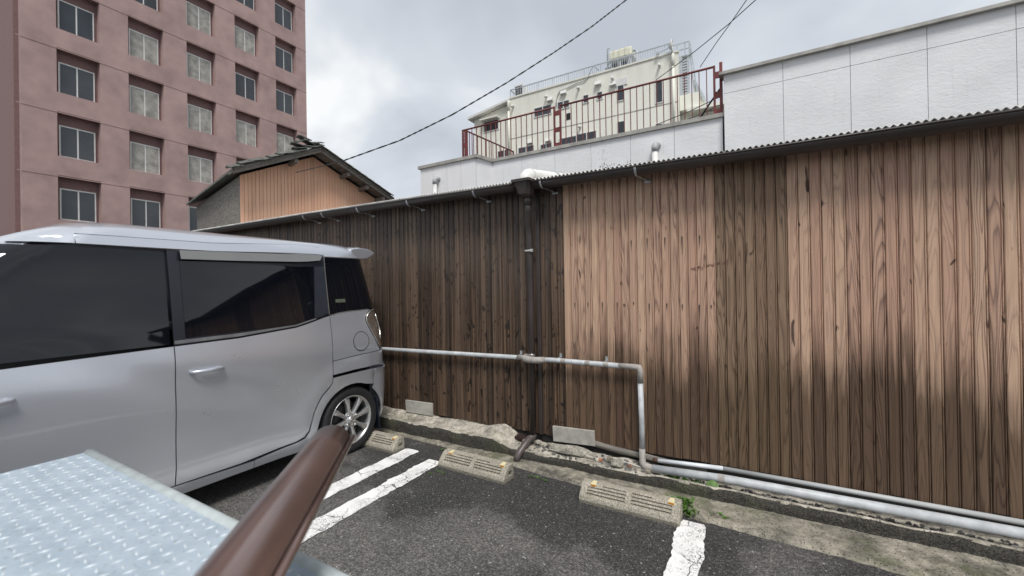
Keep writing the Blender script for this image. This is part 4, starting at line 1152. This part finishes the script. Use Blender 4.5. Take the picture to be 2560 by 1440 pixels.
# ------------------------------------------------------------------ white panelled building with red railing
YB = 10.0
wb = thing('white_building', (-4, 13, 0), 'white building with textured wall panels and grey coping behind the shed', 'building')
zt = at_y(1230, 402, YB).z
xj = at_y(1230, 402, YB).x; A = at_z(1190, 390, zt); Lf = at_z(1050, 418, zt)
yF = A.y
q = MB(); q.prism([(Lf.x, yF, 0), (A.x, yF, 0), (xj, YB, 0), (-.47, YB, 0), (-.47, YB+6, 0), (Lf.x, YB+6, 0)], (0,0,zt-.06)); q.build('wall', mBlack, wb)
def panels(x0, x1, y, z0, z1, w, name='wall_panel', thick=.03):
    n_ = max(1, round((x1-x0)/w)); w = (x1-x0)/n_
    for i_ in range(n_):
        q = MB(); q.box((x0+i_*w+.004, y-thick, z0), (x0+(i_+1)*w-.004, y-.001, z1)); q.build(name, mStucco, wb)
panels(Lf.x, A.x, yF, 1.5, zt-.06, .48)
panels(xj+.0, -.47, YB, 1.5, zt-.06, .92)
jn = (Vector((xj, YB, 0))-Vector((A.x, yF, 0))); nrm = Vector((jn.y, -jn.x, 0)).normalized()*.03
q = MB(); q.prism([(A.x, yF, 1.5), (xj, YB-.03, 1.5), (xj+nrm.x, YB-.03, 1.5), (A.x+nrm.x*.9, yF-.0, 1.5)], (0,0,zt-1.56)); q.build('wall_panel', mStucco, wb)
q = MB()
for (a_, b2) in (((Lf.x-.06, yF), (A.x+.05, yF)), ((A.x, yF-.06), (xj, YB-.05)), ((xj-.04, YB), (-.42, YB))):
    q.bar((a_[0], a_[1]-.0, zt-.02), (b2[0], b2[1]-.0, zt-.02), .17, .085)
q.build('coping', mCap, wb)
# higher right-hand block
q = MB(); ztr = at_y(1806, 183, 9.85).z
xr = at_y(1808, 300, 9.85).x
q.box((xr+.02, 9.88, 0), (9, 16, ztr-.05)); q.build('upper_wall', mStucco, wb)
panels(xr+.02, 9, 9.88, 1.5, ztr-.45, 1.0, 'upper_panel'); panels(xr+.02, 9, 9.88, ztr-.44, ztr-.06, 1.0, 'upper_panel')
q = MB(); q.box((xr-.06, 9.76, ztr-.06), (9, 10.1, ztr)); q.build('upper_coping', mCap, wb)
# stains where the wall meets the shed roof: peeling flakes
mFl = simple('dark_flake', (.03,.026,.022), .9)
q = MB(); rng = random.Random(3)
for k in range(90):
    px = rng.gauss(1512, 7) if k < 45 else rng.uniform(1500, 1585)
    py = rng.uniform(352, 420) if k < 45 else 424 - abs(rng.gauss(0, 6)) - (px-1500)*.12
    p = at_y(px, py, YB-.033); r_ = rng.uniform(.005, .014)*(.6 if k < 45 else 1.3)
    q.add([p+Vector((-r_,0,0)), p+Vector((r_*.3,-.002,-r_)), p+Vector((r_,0,r_*.4)), p+Vector((-.2*r_,0,r_))], [(0,1,2,3)])
tag(q.build('peeled_flakes', mFl, wb), kind='stuff')
def vent_pipe(pxt, pxb, Y, r_, mat, label):
    top = at_y(*pxt, Y-.16); z0 = 2.4
    t = thing('vent_pipe', (top.x, Y-.16, z0), label, 'pipe', 'vent pipes on the white building')
    q = MB(); q.tube([(top.x, Y-.16, z0), (top.x, Y-.16, top.z-.10)], r_, 16); q.build('pipe', mat, t)
    q = MB(); q.tube([(top.x, Y-.16, top.z-.16), (top.x, Y-.16, top.z-.06), (top.x+.01, Y-.145, top.z-.015), (top.x+.03, Y-.10, top.z), (top.x+.04, Y-.03, top.z)], r_*1.22, 16); q.build('elbow', mPVCg, t)
vent_pipe((1087, 446), (1090, 490), yF, .057, simple('pale_grey_pvc', (.62,.62,.61), .5), 'grey vent pipe with elbow on the lower left block, left of the red railing')
vent_pipe((1637, 361), (1637, 405), YB, .062, mPVC, 'pale vent pipe with dark elbow below the long red railing')

# red railing
zr = at_y(1790, 166, YB).z; zr2 = zt+.02
def railing(P0, P1, ztop, zbot, nbar, label, posts=(True, True), loc=None):
    t = thing('red_railing', P0, label, 'railing', 'oxide red roof railings')
    P0, P1 = Vector(P0), Vector(P1); dr = (P1-P0).normalized()
    q = MB(); q.tube([(P0.x,P0.y,ztop), (P1.x,P1.y,ztop)], .024, 10); q.build('top_rail', mRed, t)
    me = None
    for i_ in range(1, nbar+1):
        p = P0.lerp(P1, i_/(nbar+1))
        if me is None:
            q = MB(); q.box((-.009,-.009,0), (.009,.009,ztop-zbot)); me = q.mesh('bar', mRed)
        o = bpy.data.objects.new('bar', me); COL.objects.link(o); o.parent = t; o.location = Vector((p.x, p.y, zbot)) - t.location
    for k, p in ((0, P0), (1, P1)):
        if posts[k]:
            q = MB(); q.box((p.x-.022,p.y-.022,zbot-.02), (p.x+.022,p.y+.022,ztop+.02)); q.build('post', mRed, t)
    return t
xa = at_y(1157, 327, YB).x; xm0 = at_y(1386, 300, YB).x; xm1 = at_y(1401, 300, YB).x; xe = at_y(1786, 220, YB).x
r1 = railing((xa, YB, zt), (xm0, YB, zt), zr, zr2, 17, 'shorter red bar railing on the parapet, ending at the sloping return rail')
r2 = railing((xm1, YB, zt), (xe, YB, zt), zr, zr2, 23, 'longer red bar railing on the parapet in front of the metal stair')
for x0, x1 in ((xm0, xm1),):
    for zc in (zt+.07, zt+.47, zt+.90):
        q = MB(); q.box((x0+.022, YB-.012, zc-.06), (x1-.022, YB+.012, zc+.06)); q.build('tie_plate', mRed, r2)
xe2 = xe+.13
q = MB(); q.box((xe2-.03, YB-.022, zt), (xe2+.03, YB+.022, zr+.06)); q.build('post', mRed, r2)
for zc in (zt+.07, zt+.45, zt+.88):
    q = MB(); q.box((xe+.02, YB-.012, zc-.07), (xe2-.03, YB+.012, zc+.07)); q.build('tie_plate', mRed, r2)
jd = Vector((.14, .99, 0))
ret0 = Vector((xa+.07, YB+.02, zt)); ret1 = ret0 + jd*3.0
ret1 = Vector(at_z(1283, 379, zr)); 
railing((ret0.x, ret0.y, zt), (ret1.x, ret1.y, zt), zr, zr2, 12, 'red return railing running back from the left corner post')
q = MB(); q.box((xa+.10, YB-.022, zt), (xa+.15, YB+.022, zr)); q.build('post', mRed, r1)
for zc in (zt+.12, zt+.62):
    q = MB(); q.box((xa+.02, YB-.012, zc-.06), (xa+.10, YB+.012, zc+.06)); q.build('tie_plate', mRed, r1)

# ------------------------------------------------------------------ cream building
YC = 26.0
cb = thing('cream_building', (-9, 30, 0), 'tall cream rendered building with dark windows beyond the red railing', 'building')
xl = at_y(1273, 250, YC).x; xr_ = at_y(1694, 130, YC).x; zc_ = 15.14
q = MB(); q.box((xl, YC, 0), (xr_, YC+9, zc_)); q.build('wall', mCream, cb)
q = MB(); q.box((xl-.06, YC-.06, zc_), (xr_+.06, YC+.25, zc_+.10)); q.build('parapet_cap', mCream, cb)
zj = at_y(1480, 302, YC).z
q = MB(); q.box((xl, YC-.012, zj-.03), (xr_, YC-.001, zj+.03)); q.build('joint_line', mCap, cb)
xll = at_y(1184, 298, YC).x
zl0 = at_y(1178, 298, YC).z; zl1 = at_y(1268, 256, YC).z
q = MB(); q.prism([(xll, YC+.1, 0), (xl-.001, YC+.1, 0), (xl-.001, YC+.1, zl1-.1), (xll, YC+.1, zl0-.1)], (0, 8, 0)); q.build('annex_wall', mCream, cb)
q = MB(); q.prism([(xll-.35, YC-.3, zl0-.12), (xl-.002, YC-.3, zl1-.07), (xl-.002, YC-.3, zl1+.08), (xll-.35, YC-.3, zl0+.05)], (0, 8.5, 0)); q.build('annex_roof', mAlu, cb)
Q = lambda a, b_: (1280+a/4, 60+b_/4)
def window(tl, tr, br, bl, Y=YC, mull=True, hood=False, top_white=0):
    a, b_, c, d_ = [at_y(*p, Y) for p in (tl, tr, br, bl)]
    x0, x1 = (a.x+d_.x)/2, (b_.x+c.x)/2; z1, z0 = (a.z+b_.z)/2, (c.z+d_.z)/2
    q = MB(); f = .05
    q.box((x0-f, Y-.05, z0-f), (x1+f, Y-.002, z0)); q.box((x0-f, Y-.05, z1), (x1+f, Y-.002, z1+f))
    q.box((x0-f, Y-.05, z0), (x0, Y-.002, z1)); q.box((x1, Y-.05, z0), (x1+f, Y-.002, z1))
    if mull: xm = (x0+x1)/2; q.box((xm-.03, Y-.048, z0), (xm+.03, Y-.002, z1))
    w = q.build('window', mAlu, cb)
    q = MB(); q.box((x0, Y-.03, z0), (x1, Y-.004, z1)); q.build('pane', mGlassD, w)
    if hood:
        q = MB(); q.box((x0-.15, Y-.45, z1+.06), (x1+.15, Y-.004, z1+.16)); q.build('hood', mCream, cb)
WL = [((228,850),(392,808),(392,890),(228,935),True),((460,790),(570,763),(572,825),(462,860),True),((717,722),(763,710),(765,780),(718,790),False),
 ((855,690),(900,678),(902,745),(857,757),False),((1060,600),(1115,590),(1118,760),(1060,770),False),((1440,590),(1502,575),(1503,780),(1441,790),False),
 ((1063,985),(1122,973),(1123,1085),(1066,1098),False),((475,1160),(642,1115),(643,1190),(480,1228),False),((657,1110),(840,1070),(842,1150),(658,1192),True),
 ((68,1245),(218,1215),(218,1275),(70,1308),True),((290,1215),(397,1190),(398,1240),(292,1264),True),((-138,1282),(-12,1250),(-12,1310),(-135,1345),True),((1440,1010),(1505,1000),(1505,1100),(1442,1110),False)]
for a, b_, c, d_, mu in WL: window(Q(*a), Q(*b_), Q(*c), Q(*d_), mull=mu)
K5 = lambda a, b_: (1140+a/3.765, 60+b_/3.765)
window(K5(268,935), K5(398,897), K5(400,985), K5(270,1020), Y=YC+.1, mull=False, hood=True)
p = at_y(*Q(1086,583), YC); q = MB(); q.box((p.x-.42, YC-.055, p.z-.22), (p.x+.42, YC-.002, p.z+.22)); q.build('window_panel', mAlu, cb)
for a, b_ in ((520,690),(865,600),(1015,605),(385,760),(185,1185),(368,1165)):
    p = at_y(*Q(a, b_), YC); q = MB()
    q.hexa([(p.x-.20,YC-.24,p.z-.10),(p.x+.20,YC-.24,p.z-.10),(p.x+.20,YC-.002,p.z-.12),(p.x-.20,YC-.002,p.z-.12),(p.x-.20,YC-.14,p.z+.12),(p.x+.20,YC-.14,p.z+.12),(p.x+.20,YC-.002,p.z+.15),(p.x-.20,YC-.002,p.z+.15)])
    q.build('vent_hood', mAlu, cb)
for a, b_ in ((15,825),(350,730),(670,645),(1010,548),(1478,420),(685,1030)):
    p = at_y(*Q(a, b_), YC); q = MB(); q.tube([(p.x, YC-.002, p.z), (p.x, YC-.22, p.z), (p.x, YC-.26, p.z-.12)], .075, 10); q.build('vent_stub', mAlu, cb)
p = at_y(*Q(565, 925), YC); q = MB(); q.box((p.x-.14, YC-.02, p.z-.22), (p.x+.14, YC-.003, p.z+.22)); q.build('vent_hole', mBlack, cb)
def dpipe(pt, pb, Y, r_=.075):
    a = at_y(*pt, Y-.18); b_ = at_y(*pb, Y-.18); q = MB(); q.tube([(a.x, Y-.18, b_.z), (a.x, Y-.18, a.z-.6)], r_, 10); q.tube([(a.x, Y-.18, a.z-.7), (a.x, Y-.18, a.z-.1), (a.x, Y-.1, a.z)], r_*1.25, 10); q.build('rain_pipe', mCream, cb)
dpipe((1682, 135), (1687, 330), YC); dpipe((1271, 253), (1275, 390), YC)
# small metre-wide roof edge rail
def bars(p0, p1, z0, z1, n_, r_, post_every=7):
    q = MB(); a, b_ = Vector(p0), Vector(p1)
    for i_ in range(n_+1):
        p = a.lerp(b_, i_/n_); w = r_*2.0 if i_ % post_every == 0 else r_
        q.box((p.x-w, p.y-w, z0), (p.x+w, p.y+w, z1))
    return q
rr_ = thing('roof_railing', (xl, YC, zc_), 'thin grey metal railing along the cream building roof edge', 'railing')
ztop = at_y(1676, 106, YC).z
q = bars((xl+.05, YC+.1, 0), (xr_-.45, YC+.1, 0), zc_+.1, ztop, 78, .012, 8); tag(q.build('bars', mSteelG, rr_), kind='stuff')
q = MB(); q.bar((xl+.05, YC+.1, ztop), (xr_-.45, YC+.1, ztop), .06); q.bar((xl+.05, YC+.1, ztop), (xl+.05, YC+4, ztop), .06); q.bar((xl+.05, YC+.1, zc_+.16), (xr_-.45, YC+.1, zc_+.16), .03); q.build('top_rail', mSteelG, rr_)
q = bars((xl+.05, YC+.6, 0), (xl+.05, YC+4, 0), zc_+.1, ztop, 12, .012, 6); tag(q.build('return_bars', mSteelG, rr_), kind='stuff')
# roof tank
YK = 27.6
k0 = at_y(1522, 153, YK); k1 = at_y(1579, 113, YK); kt = at_y(1522, 128, YK)
tk = thing('roof_water_tank', ((k0.x+k1.x)/2, YK+.8, zc_), 'cream panelled water tank on grey steel frame on the roof', 'tank')
zt0, zt1 = k0.z, (k1.z+kt.z)/2
q = MB(); q.box((k0.x, YK, zt0), (k1.x, YK+2.0, zt1)); q.build('tank', mRoofTank, tk, bevel=.12)
for i_ in range(1, 4):
    x = lerp(i_/4, k0.x, k1.x); q = MB(); q.box((x-.05, YK-.05, zt0+.06), (x+.05, YK+2.05, zt1-.02)); q.build('rib', mRoofTank, tk)
q = MB()
for x in (k0.x+.08, (k0.x+k1.x)/2, k1.x-.08):
    for y in (YK+.05, YK+1.9): q.bar((x, y, zc_), (x, y, zt0), .10)
q.bar((k0.x+1.0, YK, zc_+.1), (k1.x-.1, YK, zt0-.05), .07); q.box((k0.x-.1, YK-.05, zt0-.10), (k1.x+.1, YK+2.05, zt0-.001)); q.build('frame', mSteelG, tk)
q = MB(); q.box((k0.x+.1, YK+.4, zc_), (k1.x-.25, YK+1.6, zt0-.12)); q.build('pump_casing', simple('dark_grey_casing', (.10,.11,.125), .6), tk)
q = MB(); q.tube([(k1.x+.25, YK+.3, zc_), (k1.x+.25, YK+.3, zt0+.35), (k1.x, YK+.3, zt0+.4)], .08, 10); q.tube([(k0.x-.18, YK+.3, zc_), (k0.x-.18, YK+.3, zt0+1.0), (k0.x, YK+.3, zt0+1.05)], .06, 10); q.build('feed_pipe', mSteelG, tk)
a = at_y(1512, 178, 26.8); b_ = at_y(1531, 165, 26.8)
q = MB(); q.box((a.x, 26.8, zc_+.0), (b_.x, 27.5, b_.z)); tag(q.build('equipment_box', simple('slate_grey_box', (.16,.18,.20), .6)), 'slate grey equipment box at the left foot of the roof tank', 'box')
a = at_y(1288, 216, 26.7); b_ = at_y(1309, 240, 26.7)
au = thing('air_conditioner', ((a.x+b_.x)/2, 26.9, zc_), 'grey louvred air conditioner unit at the left end of the roof railing', 'air conditioner')
q = MB(); q.box((a.x, 26.6, zc_), (b_.x, 27.3, a.z)); q.build('casing', mAlu, au)
for i_ in range(8):
    z = lerp((i_+.5)/8, zc_+.1, a.z-.1); q = MB(); q.box((a.x+.06, 26.56, z-.05), (b_.x-.06, 26.598, z+.03)); q.build('louvre', mSteelD, au)
# hose over the parapet
q = MB(); hz = [Q(865,465),(1280+835/4,60+430/4),Q(812,425),Q(785,470),Q(760,530),Q(730,565),Q(640,595),Q(560,635),Q(480,670),Q(455,710),Q(443,770),Q(440,830)]
q.tube([at_y(*p, YC-.06) for p in hz], .03, 8); tag(q.build('hose', mPVCg), 'thin pale hose looping over the roof railing and down the cream wall', 'hose')
# satellite dish
p = at_y(1678, 113, 25.8)
sd2 = thing('satellite_dish', p, 'small white satellite dish at the corner of the cream roof', 'dish')
q = MB(); q.grid(lambda u, v: p + Vector((-.16+.22*u*u, .26*u*math.cos(6.2832*v)*.9, .36*u*math.sin(6.2832*v))), 5, 20); o = q.build('reflector', mAlu, sd2); sm = o.modifiers.new('thick', 'SOLIDIFY'); sm.thickness = .03
q = MB(); q.bar(p+Vector((-.05,0,-.1)), p+Vector((-.75,0,-.25)), .04); q.bar(p+Vector((0,.05,-.1)), p+Vector((.1,.3,-1.2)), .05); q.box(p+Vector((-.85,-.06,-.32)), p+Vector((-.7,.06,-.18))); q.build('arm', mSteelG, sd2)
# metal stair tower
s0 = at_y(1699, 240, YC+.6); s1 = at_y(1725, 235, YC+.6); zst = at_y(1710, 140, YC+.6).z
xs0, xs1 = s0.x, s1.x
stt = thing('metal_stair', (xs0, YC+1, s0.z), 'steep grey metal stair with cage rail beside the cream building', 'stair')
SW = xs1-xs0
for x, w_ in ((xs0+.04*SW, .045), (xs0+.22*SW, .06), (xs1-.12*SW, .06)):
    q = MB(); q.box((x-w_, YC+.5, s0.z-.3), (x+w_, YC+.62, zst-.055)); q.build('stringer', mSteelG, stt)
for i_ in range(13):
    z = lerp(i_/12.5, s0.z, zst-.3); q = MB(); q.box((xs0+.22*SW+.065, YC+.51, z), (xs1-.12*SW-.065, YC+.85, z+.11)); q.build('tread', mSteelG, stt)
q = MB(); zt_ = at_y(1723, 104, YC+.6).z
q.box((xs0-.2, YC+.5, zst-.05), (xs1+.05, YC+1.0, zst)); q.build('landing', mSteelG, stt)
q = MB()
for x in (xs0-.1, xs0+.35, xs1): q.bar((x, YC+.55, zst), (x, YC+.55, zt_), .055)
for z in (zt_, lerp(.5, zst, zt_)): q.bar((xs0-.5, YC+.55, z), (xs1, YC+.55, z), .05); q.bar((xs1, YC+.55, z), (xs1, YC+2, z), .05)
pe = at_y(1760, 245, YC+.6); q.bar((xs1+.05, YC+.6, zt_-.1), (pe.x-.35, YC+.6, pe.z+.3), .06); q.bar((xs1+.05, YC+.6, zst-.2), (pe.x-.5, YC+.6, pe.z+.3), .06); q.build('cage_rail', mSteelG, stt)
for i_ in range(6):
    z = lerp(i_/6, s0.z-.2, s0.z+1.4); q = MB(); q.box((xs0, YC+.46, z), (xs1+.45, YC+.49, z+.05)); 
    if i_ in (0, 5): q.build('guard_rail', mSteelG, stt)
# cream annex under the stair and low wing to the right
an = thing('cream_annex', (xs0+2, YC+2, 0), 'low cream wing with overhanging roof right of the metal stair', 'building')
pa = at_y(1697, 240, YC+.4); pb_ = at_y(1746, 228, YC+.4)
q = MB(); q.box((xr_+.02, YC+.4, pa.z-.9), (pb_.x, YC+5, pa.z+.0)); q.build('parapet', mCream, an)
q = MB(); q.box((xr_+.02, YC+.9, 0), (pb_.x+.6, YC+5, pa.z-.9)); q.build('wall', mCream, an)
pr0 = at_y(1748, 272, YC+.2); pr1 = at_y(1812, 252, YC+.2)
q = MB(); q.prism([(pb_.x-.6, YC+.1, pr0.z-.05), (4, YC+.1, pr0.z-.05), (4, YC+.1, pr0.z+.15), (pb_.x-.6, YC+.1, pr0.z+.15)], (0, 7, .5)); q.build('roof', mCream, an)
q = MB(); q.box((pb_.x+.3, YC+.8, 0), (4, YC+6, pr0.z-.06)); q.build('wall', mCream, an)
w0 = at_y(1748, 285, YC+.8); w1_ = at_y(1798, 290, YC+.8)
q = MB(); q.box((w0.x, YC+.75, w1_.z-.9), (w1_.x+1, YC+.798, pr0.z-.25)); wn = q.build('window', mGlassD, an)
q = MB(); xm = (w0.x+w1_.x)/2+.2; q.box((xm-.04, YC+.72, w1_.z-.9), (xm+.04, YC+.749, pr0.z-.25)); q.build('mullion', mAlu, wn)
# sloping roof edge behind the stair
a = at_y(1735, 205, YC+1.5); b_ = at_y(1763, 255, YC+1.5)
q = MB(); q.prism([(a.x, YC+1.5, a.z), (b_.x, YC+1.5, b_.z), (b_.x, YC+1.5, 6), (a.x, YC+1.5, 6)], (0, 4, 0)); q.build('gable_wall', mCream, an)
q = MB(); q.bar((a.x, YC+1.4, a.z+.05), (b_.x, YC+1.4, b_.z+.05), .16); q.build('verge', mSteelG, an)

# ------------------------------------------------------------------ overhead cables
def cable(pts, r_, label, twist=False, sag=0, nseg=60):
    q = MB(); a, b_ = Vector(pts[0]), Vector(pts[-1])
    def pos(t):
        k = t*(len(pts)-1); i_ = min(int(k), len(pts)-2); p = Vector(pts[i_]).lerp(Vector(pts[i_+1]), k-i_)
        p.z -= sag*4*t*(1-t); return p
    if twist:
        for ph in (0, math.pi):
            q.tube([pos(t/nseg) + Vector((0, math.cos(t*.5+1.5*math.sin(t*.11)+ph), math.sin(t*.5+1.5*math.sin(t*.11)+ph)))*r_*.75 for t in range(nseg+1)], r_, 6)
    else: q.tube([pos(t/nseg) for t in range(nseg+1)], r_, 6)
    return tag(q.build('overhead_cable', mCable), label, 'cable', 'overhead cables')
up = at_y(1700, -85, 8.6)
cable([at_y(740, 431, 5.62), at_y(795, 418, 5.62), at_y(855, 403, 5.62)], .010, 'thin cable drooping across the bleached gable boards')
cable([at_y(855, 403, 5.62), at_y(1000, 351, 6.0), at_y(1130, 287, 6.4), at_y(1265, 208, 6.9), at_y(1385, 131, 7.4), at_y(1480, 66, 7.8), at_y(1565, 0, 8.2), up], .0085, 'twisted black cable crossing the whole sky up from the gable', True, 0, 300)
cable([at_y(1640, 200, 9.9), at_y(1735, 130, 9.3), at_y(1822, 60, 8.7), at_y(1900, -10, 8.2)], .008, 'thin wire rising to the right past the stair top')
cable([at_y(1750, 168, 9.9), at_y(1790, 108, 9.5), at_y(1822, 64, 9.1), at_y(1880, -20, 8.6)], .008, 'thin wire rising steeply from the red top rail at the right')
cable([at_y(1752, 292, 10.4), at_y(1775, 258, 10.3), at_y(1800, 222, 10.2)], .020, 'thick black cable behind the right end post of the red railing')
cable([at_y(1640, 312, 14), at_y(1720, 280, 14), at_y(1800, 242, 14)], .012, 'upper of two thin wires slanting low behind the red railing')
cable([at_y(1700, 306, 14), at_y(1760, 282, 14), at_y(1800, 262, 14)], .012, 'lower of two thin wires slanting low behind the red railing')
